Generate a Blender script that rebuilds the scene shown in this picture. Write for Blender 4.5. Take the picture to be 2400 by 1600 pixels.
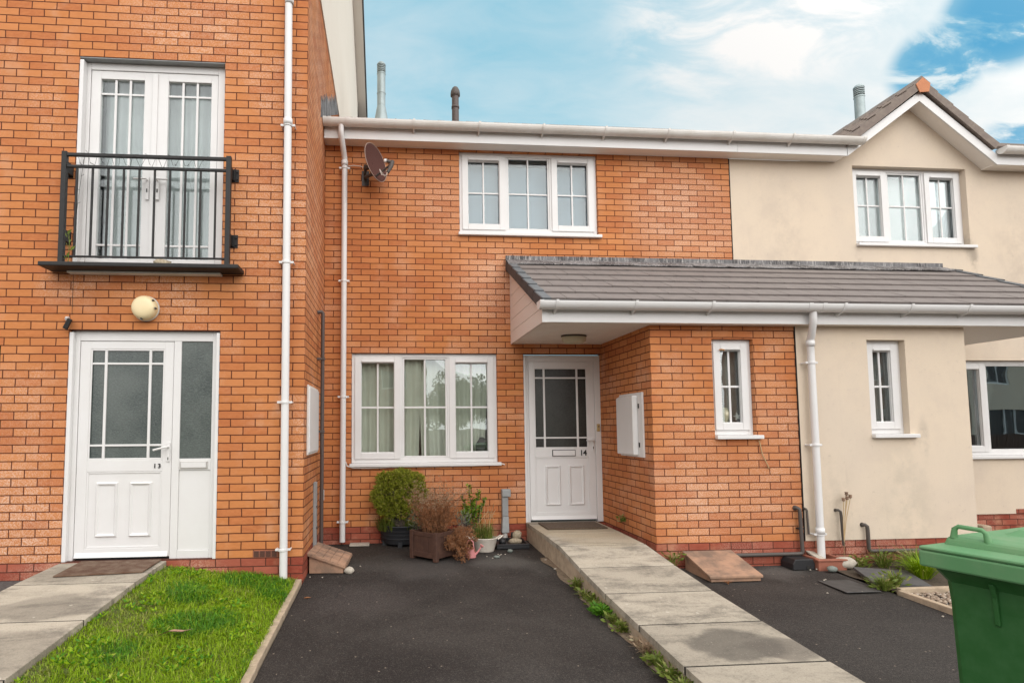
import bpy, bmesh, math, random
from math import sin, cos, pi, radians, sqrt, tan, atan2
from mathutils import Vector, Matrix

for o in list(bpy.data.objects):
    bpy.data.objects.remove(o)
SC = bpy.context.scene
COL = SC.collection
RNG = random.Random(7)

# ------------------------------------------------------------------ camera
cam_d = bpy.data.cameras.new("camera")
cam = bpy.data.objects.new("camera", cam_d)
COL.objects.link(cam)
SC.camera = cam
YAW, PIT, ROLL = 0.0814, 0.0699, -0.0064
fw = Vector((sin(YAW) * cos(PIT), cos(YAW) * cos(PIT), sin(PIT)))
rt = Vector((cos(YAW), -sin(YAW), 0))
up = rt.cross(fw)
r2 = rt * cos(ROLL) + up * sin(ROLL)
u2 = up * cos(ROLL) - rt * sin(ROLL)
cam.matrix_world = Matrix(((r2.x, u2.x, -fw.x, 0.791), (r2.y, u2.y, -fw.y, -7.0693), (r2.z, u2.z, -fw.z, 1.1748), (0, 0, 0, 1)))
cam_d.sensor_width = 36.0
cam_d.lens = 1348.0 / 2400 * 36
cam_d.shift_x = 179.05 / 2400
cam_d.shift_y = 109.03 / 2400
cam_d.clip_start = 0.05
cam_d.clip_end = 2000

# ------------------------------------------------------------------ world, sun, exposure
SUN_EL, SUN_AZ = radians(33), radians(160)          # azimuth measured from +y towards +x: behind the camera, to the right
world = bpy.data.worlds.new("World")
SC.world = world
world.use_nodes = True
wt = world.node_tree
wt.nodes.clear()


def N(t, kind, **kw):
    n = t.nodes.new(kind)
    for k, v in kw.items():
        if k == 'inp':
            for a, b in v.items():
                n.inputs[a].default_value = b
        else:
            setattr(n, k, v)
    return n


def L(t, a, b):
    t.links.new(a, b)


def mathn(t, op, a, b=None, clamp=False):
    n = N(t, 'ShaderNodeMath', operation=op)
    n.use_clamp = clamp
    for i, v in enumerate((a, b)):
        if v is None:
            continue
        if isinstance(v, (int, float)):
            n.inputs[i].default_value = v
        else:
            L(t, v, n.inputs[i])
    return n.outputs[0]


def maprange(t, v, a, b, c=0.0, d=1.0, smooth=True):
    n = N(t, 'ShaderNodeMapRange', interpolation_type='SMOOTHSTEP' if smooth else 'LINEAR')
    n.inputs[1].default_value = a
    n.inputs[2].default_value = b
    n.inputs[3].default_value = c
    n.inputs[4].default_value = d
    L(t, v, n.inputs[0])
    return n.outputs[0]


def mixc(t, fac, a, b, mode='MIX'):
    n = N(t, 'ShaderNodeMix', data_type='RGBA', blend_type=mode)
    n.inputs[0].default_value = 1.0
    for i, v in ((0, fac), (6, a), (7, b)):
        if isinstance(v, (int, float)):
            n.inputs[i].default_value = v
        elif isinstance(v, tuple):
            n.inputs[i].default_value = (*v, 1) if len(v) == 3 else v
        else:
            L(t, v, n.inputs[i])
    return n.outputs[2]


tc = N(wt, 'ShaderNodeTexCoord')
direc = tc.outputs['Generated']
sky = N(wt, 'ShaderNodeTexSky', sky_type='NISHITA', sun_disc=False, sun_elevation=SUN_EL, sun_rotation=SUN_AZ,
        altitude=0, air_density=1.0, dust_density=1.0, ozone_density=1.0)
sep = N(wt, 'ShaderNodeSeparateXYZ')
L(wt, direc, sep.inputs[0])
den = mathn(wt, 'ADD', mathn(wt, 'MAXIMUM', sep.outputs[2], 0.0), 0.22)
comb = N(wt, 'ShaderNodeCombineXYZ')
L(wt, mathn(wt, 'DIVIDE', sep.outputs[0], den), comb.inputs[0])
L(wt, mathn(wt, 'DIVIDE', sep.outputs[1], den), comb.inputs[1])
mp = N(wt, 'ShaderNodeMapping')
mp.inputs['Rotation'].default_value = (0, 0, radians(28))
mp.inputs['Scale'].default_value = (0.75, 1.5, 1)
mp.inputs['Location'].default_value = (3.1, 1.7, 0)
L(wt, comb.outputs[0], mp.inputs[0])
nz = N(wt, 'ShaderNodeTexNoise', inp={'Scale': 1.5, 'Detail': 9.0, 'Roughness': 0.56, 'Distortion': 0.35})
L(wt, mp.outputs[0], nz.inputs['Vector'])
nz2 = N(wt, 'ShaderNodeTexNoise', inp={'Scale': 7.0, 'Detail': 6.0, 'Roughness': 0.6, 'Distortion': 0.5})
L(wt, mp.outputs[0], nz2.inputs['Vector'])


def lobe(dx, dy, dz, lo, hi):
    v = Vector((dx, dy, dz)).normalized()
    d = N(wt, 'ShaderNodeVectorMath', operation='DOT_PRODUCT')
    L(wt, direc, d.inputs[0])
    d.inputs[1].default_value = v
    return maprange(wt, d.outputs['Value'], lo, hi)


# SKY LOBES
base = maprange(wt, nz.outputs[0], 0.36, 0.68)
cl = mathn(wt, 'MULTIPLY', base, 0.26)
bank = lobe(0.66, 0.64, 0.38, 0.89, 1.0)          # the bright bank of cloud over the right hand house
streak = mathn(wt, 'MAXIMUM', lobe(0.43, 0.72, 0.58, 0.990, 0.9988), lobe(0.55, 0.66, 0.56, 0.993, 0.9990))
fine = mathn(wt, 'SUBTRACT', nz2.outputs[0], 0.5)
cl = mathn(wt, 'ADD', cl, mathn(wt, 'MULTIPLY', bank, mathn(wt, 'ADD', 0.62, mathn(wt, 'MULTIPLY', base, 0.22))))
cl = mathn(wt, 'ADD', cl, mathn(wt, 'MULTIPLY', streak, mathn(wt, 'MULTIPLY', maprange(wt, nz2.outputs[0], 0.35, 0.65), 0.5)))
cl = mathn(wt, 'ADD', cl, mathn(wt, 'MULTIPLY', fine, 0.55))
gap = mathn(wt, 'MAXIMUM', lobe(0.695, 0.558, 0.462, 0.9974, 0.9995), mathn(wt, 'MULTIPLY', lobe(0.660, 0.615, 0.432, 0.9984, 0.9998), 0.85))   # holes of clear blue in it
gap = mathn(wt, 'MAXIMUM', gap, mathn(wt, 'MULTIPLY', lobe(0.750, 0.580, 0.318, 0.9975, 0.9997), 0.8))
gapn = mathn(wt, 'MULTIPLY', gap, maprange(wt, nz2.outputs[0], 0.36, 0.56))
cl = mathn(wt, 'SUBTRACT', cl, mathn(wt, 'MULTIPLY', gapn, 1.2), clamp=True)
rest = lobe(0, -1, 0.55, -0.35, 0.35)               # the rest of the sky, behind, is all cloud
cl = mathn(wt, 'MAXIMUM', cl, mathn(wt, 'MULTIPLY', rest, maprange(wt, nz.outputs[0], 0.25, 0.55, 0.75, 1.0)))
vcol = mixc(wt, maprange(wt, sep.outputs[2], 0.36, 0.62), (0.47, 0.76, 0.87), (0.33, 0.66, 0.82))
veil = mixc(wt, 0.90, mixc(wt, 1.0, sky.outputs[0], (0.06, 0.06, 0.06), 'MULTIPLY'), vcol)
deep = (0.10, 0.41, 0.67)
skyc = mixc(wt, gapn, veil, deep)
glow = lobe(sin(SUN_AZ), cos(SUN_AZ), tan(SUN_EL), -0.25, 0.9)
bri = mathn(wt, 'ADD', 0.95, mathn(wt, 'MULTIPLY', glow, 1.35))
cc = mixc(wt, 1.0, (1.0, 0.985, 0.965), bri, 'MULTIPLY')
skyall = mixc(wt, cl, skyc, cc)
hor = maprange(wt, sep.outputs[2], -0.03, 0.0)
skyall = mixc(wt, hor, (0.16, 0.15, 0.13), skyall)
bg = N(wt, 'ShaderNodeBackground', inp={'Strength': 1.0})
L(wt, skyall, bg.inputs[0])
wo = N(wt, 'ShaderNodeOutputWorld')
L(wt, bg.outputs[0], wo.inputs[0])

sd = bpy.data.lights.new("sun", 'SUN')
sd.energy = 1.0
sd.angle = radians(60)
sd.color = (1.0, 0.965, 0.92)
sun = bpy.data.objects.new("sun", sd)
COL.objects.link(sun)
sdir = Vector((sin(SUN_AZ) * cos(SUN_EL), cos(SUN_AZ) * cos(SUN_EL), sin(SUN_EL)))
sun.rotation_euler = sdir.to_track_quat('Z', 'Y').to_euler()
sun.location = sdir * 60

SC.view_settings.view_transform = 'Standard'
SC.view_settings.look = 'None'
SC.view_settings.exposure = 0.0
SC.view_settings.gamma = 1.0
SC.cycles.max_bounces = 10
SC.cycles.transparent_max_bounces = 12

# ------------------------------------------------------------------ materials
MATS = {}


def mat(name, col=(0.5, 0.5, 0.5), rough=0.6, metal=0.0, noise=None, bump=None, spec=0.5):
    """noise=(scale, amount[, colour2]) mottles the colour; bump=(scale, strength, distance)"""
    m = bpy.data.materials.new(name)
    m.use_nodes = True
    t = m.node_tree
    b = t.nodes['Principled BSDF']
    b.inputs['Roughness'].default_value = rough
    b.inputs['Metallic'].default_value = metal
    b.inputs['Specular IOR Level'].default_value = spec
    b.inputs['Base Color'].default_value = (*col, 1)
    geo = N(t, 'ShaderNodeNewGeometry')
    if noise:
        n = N(t, 'ShaderNodeTexNoise', inp={'Scale': noise[0], 'Detail': 6.0, 'Roughness': 0.65})
        L(t, geo.outputs['Position'], n.inputs['Vector'])
        c2 = noise[2] if len(noise) > 2 else tuple(c * 0.5 for c in col)
        f = maprange(t, n.outputs[0], 0.35, 0.7, 0.0, noise[1])
        L(t, mixc(t, f, col, c2), b.inputs['Base Color'])
    if bump:
        n = N(t, 'ShaderNodeTexNoise', inp={'Scale': bump[0], 'Detail': 4.0, 'Roughness': 0.6})
        L(t, geo.outputs['Position'], n.inputs['Vector'])
        bp = N(t, 'ShaderNodeBump', inp={'Strength': bump[1], 'Distance': bump[2]})
        L(t, n.outputs[0], bp.inputs['Height'])
        L(t, bp.outputs[0], b.inputs['Normal'])
    MATS[name] = m
    return m


def leafmat(name, c1, c2, c3=None, rough=0.55, trans=0.25):
    m = bpy.data.materials.new(name)
    m.use_nodes = True
    t = m.node_tree
    b = t.nodes['Principled BSDF']
    geo = N(t, 'ShaderNodeNewGeometry')
    cr = N(t, 'ShaderNodeValToRGB')
    cr.color_ramp.elements[0].color = (*c1, 1)
    cr.color_ramp.elements[1].color = (*c2, 1)
    if c3:
        e = cr.color_ramp.elements.new(0.85)
        e.color = (*c2, 1)
        cr.color_ramp.elements[-1].color = (*c3, 1)
    L(t, geo.outputs['Random Per Island'], cr.inputs[0])
    L(t, cr.outputs[0], b.inputs['Base Color'])
    b.inputs['Roughness'].default_value = rough
    b.inputs['Specular IOR Level'].default_value = 0.3
    tr = N(t, 'ShaderNodeBsdfTranslucent')
    L(t, cr.outputs[0], tr.inputs[0])
    mx = N(t, 'ShaderNodeMixShader', inp={0: trans})
    L(t, b.outputs[0], mx.inputs[1])
    L(t, tr.outputs[0], mx.inputs[2])
    L(t, mx.outputs[0], t.nodes['Material Output'].inputs[0])
    MATS[name] = m
    return m


def brickmat(name, ox, oy, c1=(0.480, 0.172, 0.060), c2=(0.545, 0.218, 0.080), mortar=(0.085, 0.023, 0.011), bloom=(), bloom_amt=1.0):
    m = bpy.data.materials.new(name)
    m.use_nodes = True
    t = m.node_tree
    b = t.nodes['Principled BSDF']
    b.inputs['Roughness'].default_value = 0.85
    b.inputs['Specular IOR Level'].default_value = 0.25
    geo = N(t, 'ShaderNodeNewGeometry')
    s = N(t, 'ShaderNodeSeparateXYZ')
    L(t, geo.outputs['Position'], s.inputs[0])
    sn = N(t, 'ShaderNodeSeparateXYZ')
    L(t, geo.outputs['True Normal'], sn.inputs[0])
    side = mathn(t, 'GREATER_THAN', mathn(t, 'ABSOLUTE', sn.outputs[0]), 0.5)
    ux = mathn(t, 'ADD', s.outputs[0], 22.5 - ox)
    uy = mathn(t, 'ADD', s.outputs[1], 22.5 - oy)
    u = mathn(t, 'ADD', mathn(t, 'MULTIPLY', ux, mathn(t, 'SUBTRACT', 1.0, side)), mathn(t, 'MULTIPLY', uy, side))
    v = mathn(t, 'ADD', s.outputs[2], 7.5)
    # slight unevenness of the laying
    wn = N(t, 'ShaderNodeTexNoise', inp={'Scale': 9.0, 'Detail': 2.0})
    L(t, geo.outputs['Position'], wn.inputs['Vector'])
    wob = N(t, 'ShaderNodeSeparateColor')
    L(t, wn.outputs[1], wob.inputs[0])
    u = mathn(t, 'ADD', u, mathn(t, 'MULTIPLY', mathn(t, 'SUBTRACT', wob.outputs[0], 0.5), 0.010))
    v = mathn(t, 'ADD', v, mathn(t, 'MULTIPLY', mathn(t, 'SUBTRACT', wob.outputs[1], 0.5), 0.007))
    cb = N(t, 'ShaderNodeCombineXYZ')
    L(t, u, cb.inputs[0])
    L(t, v, cb.inputs[1])
    bt = N(t, 'ShaderNodeTexBrick', offset=0.5, offset_frequency=2, squash=1.0)
    for k, val in (('Scale', 1.0), ('Mortar Size', 0.0054), ('Mortar Smooth', 0.25), ('Bias', 0.0), ('Brick Width', 0.225), ('Row Height', 0.075)):
        bt.inputs[k].default_value = val
    bt.inputs['Color1'].default_value = (0, 0, 0, 1)
    bt.inputs['Color2'].default_value = (1, 1, 1, 1)
    bt.inputs['Mortar'].default_value = (0.5, 0.5, 0.5, 1)
    L(t, cb.outputs[0], bt.inputs['Vector'])
    rnd = N(t, 'ShaderNodeSeparateColor')
    L(t, bt.outputs['Color'], rnd.inputs[0])
    cr = N(t, 'ShaderNodeValToRGB')
    e = cr.color_ramp.elements
    e[0].color = (*[a * q for a, q in zip(c1, (0.88, 0.80, 0.84))], 1)
    e[0].position = 0.0
    e[1].color = (*[min(1, a * 1.03) for a in c2], 1)
    e.new(0.16).color = (*[a * q for a, q in zip(c1, (0.97, 0.90, 0.90))], 1)
    e.new(0.34).color = (*[a * q for a, q in zip(c1, (1.05, 1.10, 1.02))], 1)
    e.new(0.55).color = (*[(p + q) / 2 for p, q in zip(c1, c2)], 1)
    L(t, rnd.outputs[0], cr.inputs[0])
    # mottling inside each brick, in streaks along it
    mpn = N(t, 'ShaderNodeMapping')
    mpn.inputs['Scale'].default_value = (18, 18, 45)
    L(t, geo.outputs['Position'], mpn.inputs[0])
    n1 = N(t, 'ShaderNodeTexNoise', inp={'Scale': 1.0, 'Detail': 6.0, 'Roughness': 0.7})
    L(t, mpn.outputs[0], n1.inputs['Vector'])
    col = mixc(t, maprange(t, n1.outputs[0], 0.3, 0.75, 0.0, 0.40), cr.outputs[0], tuple(a * 1.22 for a in c2))
    n3 = N(t, 'ShaderNodeTexNoise', inp={'Scale': 0.9, 'Detail': 3.0})
    L(t, geo.outputs['Position'], n3.inputs['Vector'])
    col = mixc(t, maprange(t, n3.outputs[0], 0.42, 0.66, 0.0, 0.42), col, tuple(a * q for a, q in zip(c1, (0.84, 0.76, 0.80))))
    n7 = N(t, 'ShaderNodeTexNoise', inp={'Scale': 2.7, 'Detail': 5.0, 'Roughness': 0.65})
    L(t, geo.outputs['Position'], n7.inputs['Vector'])
    col = mixc(t, maprange(t, n7.outputs[0], 0.52, 0.74, 0.0, 0.45), col, (0.60, 0.33, 0.20))
    # salt bloom: pale speckle, in patches
    mask = None
    n4 = N(t, 'ShaderNodeTexNoise', inp={'Scale': 1.3, 'Detail': 3.0, 'Roughness': 0.5})
    L(t, geo.outputs['Position'], n4.inputs['Vector'])
    mask = maprange(t, n4.outputs[0], 0.46, 0.70, 0.0, 0.60)
    for (bx, by, bz, r, a) in bloom:
        dv = N(t, 'ShaderNodeVectorMath', operation='DISTANCE')
        L(t, geo.outputs['Position'], dv.inputs[0])
        dv.inputs[1].default_value = (bx, by, bz)
        mask = mathn(t, 'MAXIMUM', mask, maprange(t, dv.outputs['Value'], r, r * 0.25, 0.0, a))
    n5 = N(t, 'ShaderNodeTexNoise', inp={'Scale': 95.0, 'Detail': 3.0, 'Roughness': 0.7})
    L(t, geo.outputs['Position'], n5.inputs['Vector'])
    per = mathn(t, 'ADD', 0.45, mathn(t, 'MULTIPLY', rnd.outputs[0], 0.75))
    sp = mathn(t, 'MULTIPLY', mathn(t, 'MULTIPLY', maprange(t, n5.outputs[0], 0.40, 0.66), mask), per, clamp=True)
    col = mixc(t, mathn(t, 'MULTIPLY', sp, bloom_amt), col, (0.72, 0.50, 0.38))
    mo = N(t, 'ShaderNodeTexNoise', inp={'Scale': 40.0, 'Detail': 3.0})
    L(t, geo.outputs['Position'], mo.inputs['Vector'])
    mcol = mixc(t, mo.outputs[0], tuple(a * 0.8 for a in mortar), tuple(a * 1.5 for a in mortar))
    col = mixc(t, bt.outputs['Fac'], col, mcol)
    L(t, col, b.inputs['Base Color'])
    hgt = mathn(t, 'SUBTRACT', mathn(t, 'MULTIPLY', n1.outputs[0], 0.25), bt.outputs['Fac'])
    bp = N(t, 'ShaderNodeBump', inp={'Strength': 0.55, 'Distance': 0.006})
    L(t, hgt, bp.inputs['Height'])
    L(t, bp.outputs[0], b.inputs['Normal'])
    MATS[name] = m
    return m


RED1, RED2, RMORT = (0.250, 0.052, 0.030), (0.36, 0.105, 0.065), (0.085, 0.028, 0.018)
brickmat('brick_main', 0.0, 0.0, bloom=((4.6, 0, 3.95, 1.0, 0.95), (5.0, 0, 3.75, 0.7, 0.8), (2.15, 0, 2.95, 0.8, 0.8), (1.55, 0, 4.0, 0.7, 0.6), (1.3, 0, 4.2, 0.7, 0.45)))
brickmat('brick_left', 0.1125, -1.575, bloom=((-2.6, -1.575, 0.35, 0.8, 0.9), (-1.1, -1.575, 5.2, 1.0, 0.6), (-2.6, -1.575, 1.3, 0.7, 0.4), (0, -1.1, 3.2, 1.3, 0.65), (0, -.5, 5.0, 1.2, 0.6)))
brickmat('brick_porch', 3.3625, -1.38, bloom=((4.0, -1.38, 0.45, 0.75, 0.85), (4.6, -1.38, 0.5, 0.6, 0.7), (3.9, -1.38, 1.1, 0.5, 0.5), (4.8, -1.38, 1.2, 0.5, 0.4)))
brickmat('red_main', 0.0, 0.0, RED1, RED2, RMORT)
brickmat('red_left', 0.1125, -1.575, RED1, RED2, RMORT)
brickmat('red_porch', 3.3625, -1.38, RED1, RED2, RMORT, bloom=((5.6, -1.38, -.2, 0.9, 0.5),))
brickmat('brick_far', 0.0, 0.0, (0.30, 0.11, 0.06), (0.36, 0.15, 0.085))


# dirt runs below the sill ends, algae low on the wall, a rub mark beside the small window
STAINS = ((8.74, 0, 3.45, .09, .7, (.30, .25, .20)), (8.66, 0.05, 3.65, .10, .7, (.30, .25, .20)), (7.06, 0, 3.42, .07, .5, (.34, .28, .23)), (6.44, -1.39, 1.04, .09, .55, (.36, .31, .26)),
          (6.2, -1.39, .12, .45, .35, (.42, .38, .30)), (5.4, -1.39, .1, .35, .35, (.42, .37, .29)), (8.9, 0, 2.45, .25, .3, (.42, .35, .29)), (6.0, 0, 3.5, .5, .3, (.48, .40, .33)), (9.4, 0, 3.2, .5, .35, (.45, .37, .30)))


def rendermat():
    m = bpy.data.materials.new('cream_render')
    m.use_nodes = True
    t = m.node_tree
    b = t.nodes['Principled BSDF']
    b.inputs['Roughness'].default_value = 0.9
    b.inputs['Specular IOR Level'].default_value = 0.15
    geo = N(t, 'ShaderNodeNewGeometry')
    n = N(t, 'ShaderNodeTexNoise', inp={'Scale': 1.2, 'Detail': 4.0})
    L(t, geo.outputs['Position'], n.inputs['Vector'])
    col = mixc(t, maprange(t, n.outputs[0], 0.35, 0.7), (0.70, 0.585, 0.46), (0.65, 0.55, 0.445))
    mpn = N(t, 'ShaderNodeMapping')
    mpn.inputs['Scale'].default_value = (9, 9, 0.7)
    L(t, geo.outputs['Position'], mpn.inputs[0])
    n2 = N(t, 'ShaderNodeTexNoise', inp={'Scale': 1.0, 'Detail': 5.0, 'Roughness': 0.6})
    L(t, mpn.outputs[0], n2.inputs['Vector'])
    col = mixc(t, maprange(t, n2.outputs[0], 0.60, 0.82, 0.0, 0.25), col, (0.42, 0.35, 0.29))
    n4 = N(t, 'ShaderNodeTexNoise', inp={'Scale': 24.0, 'Detail': 4.0})
    L(t, geo.outputs['Position'], n4.inputs['Vector'])
    col = mixc(t, maprange(t, n4.outputs[0], 0.66, 0.76, 0.0, 0.22), col, (0.33, 0.27, 0.22))
    n9 = N(t, 'ShaderNodeTexNoise', inp={'Scale': 3.0, 'Detail': 6.0, 'Roughness': 0.7})
    L(t, geo.outputs['Position'], n9.inputs['Vector'])
    col = mixc(t, maprange(t, n9.outputs[0], 0.45, 0.72, 0.0, 0.30), col, (0.56, 0.46, 0.385))
    for (px, py, pz, r, a, c) in STAINS:
        sc = N(t, 'ShaderNodeVectorMath', operation='SUBTRACT')
        L(t, geo.outputs['Position'], sc.inputs[0])
        sc.inputs[1].default_value = (px, py, pz)
        s2 = N(t, 'ShaderNodeVectorMath', operation='MULTIPLY')
        L(t, sc.outputs[0], s2.inputs[0])
        s2.inputs[1].default_value = (1.0, 0.3, 0.33)
        ln = N(t, 'ShaderNodeVectorMath', operation='LENGTH')
        L(t, s2.outputs[0], ln.inputs[0])
        col = mixc(t, mathn(t, 'MULTIPLY', maprange(t, ln.outputs['Value'], r, r * 0.15, 0.0, a), maprange(t, n9.outputs[0], 0.35, 0.6)), col, c)
    n3 = N(t, 'ShaderNodeTexNoise', inp={'Scale': 150.0, 'Detail': 3.0, 'Roughness': 0.7})
    L(t, geo.outputs['Position'], n3.inputs['Vector'])
    col = mixc(t, maprange(t, n3.outputs[0], 0.4, 0.7, 0.0, 0.22), col, (0.52, 0.43, 0.345))
    L(t, col, b.inputs['Base Color'])
    bp = N(t, 'ShaderNodeBump', inp={'Strength': 0.5, 'Distance': 0.006})
    L(t, n3.outputs[0], bp.inputs['Height'])
    L(t, bp.outputs[0], b.inputs['Normal'])
    MATS['cream_render'] = m


rendermat()


def glassmat(name, fac, tint=(0.95, 0.975, 0.96), rough=0.0, wave=0.0):
    m = bpy.data.materials.new(name)
    m.use_nodes = True
    t = m.node_tree
    t.nodes.remove(t.nodes['Principled BSDF'])
    tr = N(t, 'ShaderNodeBsdfTransparent', inp={'Color': (*tint, 1)})
    gl = N(t, 'ShaderNodeBsdfGlossy', inp={'Color': (0.93, 0.97, 1.0, 1), 'Roughness': rough})
    if wave:
        geo = N(t, 'ShaderNodeNewGeometry')
        n = N(t, 'ShaderNodeTexNoise', inp={'Scale': 3.0, 'Detail': 1.0})
        L(t, geo.outputs['Position'], n.inputs['Vector'])
        bp = N(t, 'ShaderNodeBump', inp={'Strength': wave, 'Distance': 0.02})
        L(t, n.outputs[0], bp.inputs['Height'])
        L(t, bp.outputs[0], gl.inputs['Normal'])
    lw = N(t, 'ShaderNodeLayerWeight', inp={'Blend': 0.25})
    f = mathn(t, 'ADD', fac, mathn(t, 'MULTIPLY', lw.outputs['Fresnel'], 0.5), clamp=True)
    mx = N(t, 'ShaderNodeMixShader')
    L(t, f, mx.inputs[0])
    L(t, tr.outputs[0], mx.inputs[1])
    L(t, gl.outputs[0], mx.inputs[2])
    L(t, mx.outputs[0], t.nodes['Material Output'].inputs[0])
    MATS[name] = m


glassmat('glass', 0.095, wave=0.05)
glassmat('glass_upper', 0.055, wave=0.05)
glassmat('glass_dark', 0.30, wave=0.03)


def frostmat(name, col, col2, spec=0.9):
    m = bpy.data.materials.new(name)
    m.use_nodes = True
    t = m.node_tree
    b = t.nodes['Principled BSDF']
    b.inputs['Roughness'].default_value = 0.22
    b.inputs['Specular IOR Level'].default_value = spec
    geo = N(t, 'ShaderNodeNewGeometry')
    mpn = N(t, 'ShaderNodeMapping')
    mpn.inputs['Scale'].default_value = (60, 60, 160)
    L(t, geo.outputs['Position'], mpn.inputs[0])
    n = N(t, 'ShaderNodeTexNoise', inp={'Scale': 1.0, 'Detail': 3.0, 'Distortion': 0.8})
    L(t, mpn.outputs[0], n.inputs['Vector'])
    n2 = N(t, 'ShaderNodeTexNoise', inp={'Scale': 2.4, 'Detail': 2.0})
    L(t, geo.outputs['Position'], n2.inputs['Vector'])
    c = mixc(t, maprange(t, n2.outputs[0], 0.35, 0.65), col, col2)
    c = mixc(t, maprange(t, n.outputs[0], 0.35, 0.7, 0.0, 0.4), c, tuple(a * 2.2 for a in col2))
    L(t, c, b.inputs['Base Color'])
    bp = N(t, 'ShaderNodeBump', inp={'Strength': 0.35, 'Distance': 0.004})
    L(t, n.outputs[0], bp.inputs['Height'])
    L(t, bp.outputs[0], b.inputs['Normal'])
    MATS[name] = m


frostmat('frosted', (0.030, 0.042, 0.040), (0.070, 0.085, 0.078))
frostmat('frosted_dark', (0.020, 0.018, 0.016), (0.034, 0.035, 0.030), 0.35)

mat('upvc', (0.72, 0.71, 0.705), 0.35, noise=(2.2, 0.35, (0.64, 0.62, 0.60)))
mat('upvc_dirty', (0.76, 0.735, 0.70), 0.45, noise=(4.0, 0.6, (0.60, 0.56, 0.50)))
mat('soffit', (0.88, 0.83, 0.77), 0.5)
mat('cream_pale', (0.80, 0.735, 0.64), 0.9, noise=(1.0, 0.3, (0.72, 0.65, 0.55)), bump=(150, 0.3, 0.004))
mat('cladding', (0.72, 0.645, 0.60), 0.55)
mat('black_metal', (0.020, 0.019, 0.019), 0.5, noise=(30, 0.5, (0.034, 0.031, 0.030)), spec=0.3)
mat('dark_gap', (0.02, 0.018, 0.016), 0.9)
mat('number_black', (0.02, 0.02, 0.02), 0.4)
mat('tile', (0.175, 0.150, 0.140), 0.8, noise=(6.0, 0.6, (0.225, 0.195, 0.18)), bump=(120, 0.3, 0.003))
mat('tile_dark', (0.060, 0.056, 0.060), 0.75, noise=(10.0, 0.6, (0.095, 0.088, 0.088)))
mat('verge_top', (0.115, 0.125, 0.135), 0.7, noise=(14.0, 0.6, (0.165, 0.17, 0.175)))
mat('tile_brown', (0.190, 0.150, 0.130), 0.85, noise=(12.0, 0.7, (0.26, 0.215, 0.175)), bump=(90, 0.4, 0.004))
mat('mortar_orange', (0.56, 0.235, 0.12), 0.95, noise=(25.0, 0.5, (0.46, 0.19, 0.10)), bump=(80, 0.6, 0.006))
mat('steel', (0.36, 0.42, 0.43), 0.45, 0.35, noise=(6.0, 0.7, (0.25, 0.31, 0.31)))
mat('pipe_brown', (0.085, 0.062, 0.055), 0.5)
mat('pipe_grey', (0.080, 0.066, 0.058), 0.6)
mat('conduit', (0.30, 0.31, 0.31), 0.5, noise=(12, 0.5, (0.22, 0.22, 0.22)))
mat('lamp_cream', (0.80, 0.66, 0.40), 0.35)
mat('lamp_glass', (0.55, 0.50, 0.36), 0.3)
mat('dish_brown', (0.090, 0.042, 0.036), 1.0, noise=(160, 0.6, (0.125, 0.068, 0.06)), spec=0.0)
mat('dish_edge', (0.36, 0.26, 0.21), 0.8)
mat('plastic_black', (0.018, 0.018, 0.020), 0.5, bump=(200, 0.2, 0.001))
mat('plastic_grey', (0.05, 0.048, 0.045), 0.5)
mat('pot_black', (0.022, 0.024, 0.028), 0.6, noise=(8, 0.4, (0.04, 0.04, 0.045)))
mat('wood_brown', (0.060, 0.026, 0.017), 0.7, noise=(14, 0.7, (0.10, 0.048, 0.03)))
mat('white_tin', (0.72, 0.66, 0.58), 0.5, noise=(20, 0.3, (0.55, 0.45, 0.36)))
mat('pink', (0.72, 0.29, 0.29), 0.4)
mat('lid_clay', (0.41, 0.245, 0.16), 0.9, noise=(5, 1.0, (0.19, 0.13, 0.095)), bump=(120, 0.4, 0.004))
mat('terracotta', (0.30, 0.105, 0.065), 0.8, noise=(14, 0.5, (0.22, 0.08, 0.05)))
mat('stone', (0.42, 0.35, 0.25), 0.9, noise=(60, 0.9, (0.20, 0.16, 0.11)), bump=(60, 0.8, 0.008))
mat('stone_white', (0.48, 0.43, 0.36), 0.8, noise=(30, 0.7, (0.30, 0.26, 0.21)), bump=(40, 0.5, 0.006))
mat('stone_grey', (0.20, 0.225, 0.20), 0.8, noise=(30, 0.5, (0.12, 0.13, 0.12)))
mat('mat_brown', (0.105, 0.050, 0.027), 0.95, noise=(9, 0.8, (0.21, 0.145, 0.10)), bump=(300, 1.0, 0.006))
mat('mat_coir', (0.135, 0.095, 0.062), 0.95, noise=(70, 1.0, (0.06, 0.04, 0.028)), bump=(260, 1.0, 0.006))
mat('curtain', (0.62, 0.625, 0.54), 0.9, noise=(3.0, 0.6, (0.50, 0.50, 0.43)))
mat('blind_sky_tint', (0.15, 0.22, 0.29), 0.9, noise=(2.0, 0.5, (0.10, 0.155, 0.215)))  # blue put into the blind's colour for sky mirrored in the panes
mat('curtain_pale', (0.50, 0.52, 0.54), 0.9, noise=(3.0, 0.4, (0.36, 0.38, 0.40)))
mat('room', (0.30, 0.28, 0.255), 0.9)
mat('room_pale', (0.30, 0.31, 0.32), 0.9)
mat('notice_black', (0.035, 0.030, 0.030), 0.35)
mat('notice_text', (0.28, 0.26, 0.26), 0.5)
mat('bin_green', (0.016, 0.098, 0.018), 0.5, noise=(17.0, 0.7, (0.034, 0.125, 0.036)), bump=(350, 0.12, 0.001))
mat('bin_lid', (0.095, 0.255, 0.105), 0.6, noise=(3.0, 0.9, (0.19, 0.30, 0.16)), bump=(350, 0.15, 0.001))
mat('soil', (0.060, 0.042, 0.028), 0.95, noise=(30, 0.7, (0.10, 0.075, 0.05)), bump=(60, 0.8, 0.01))
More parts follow.
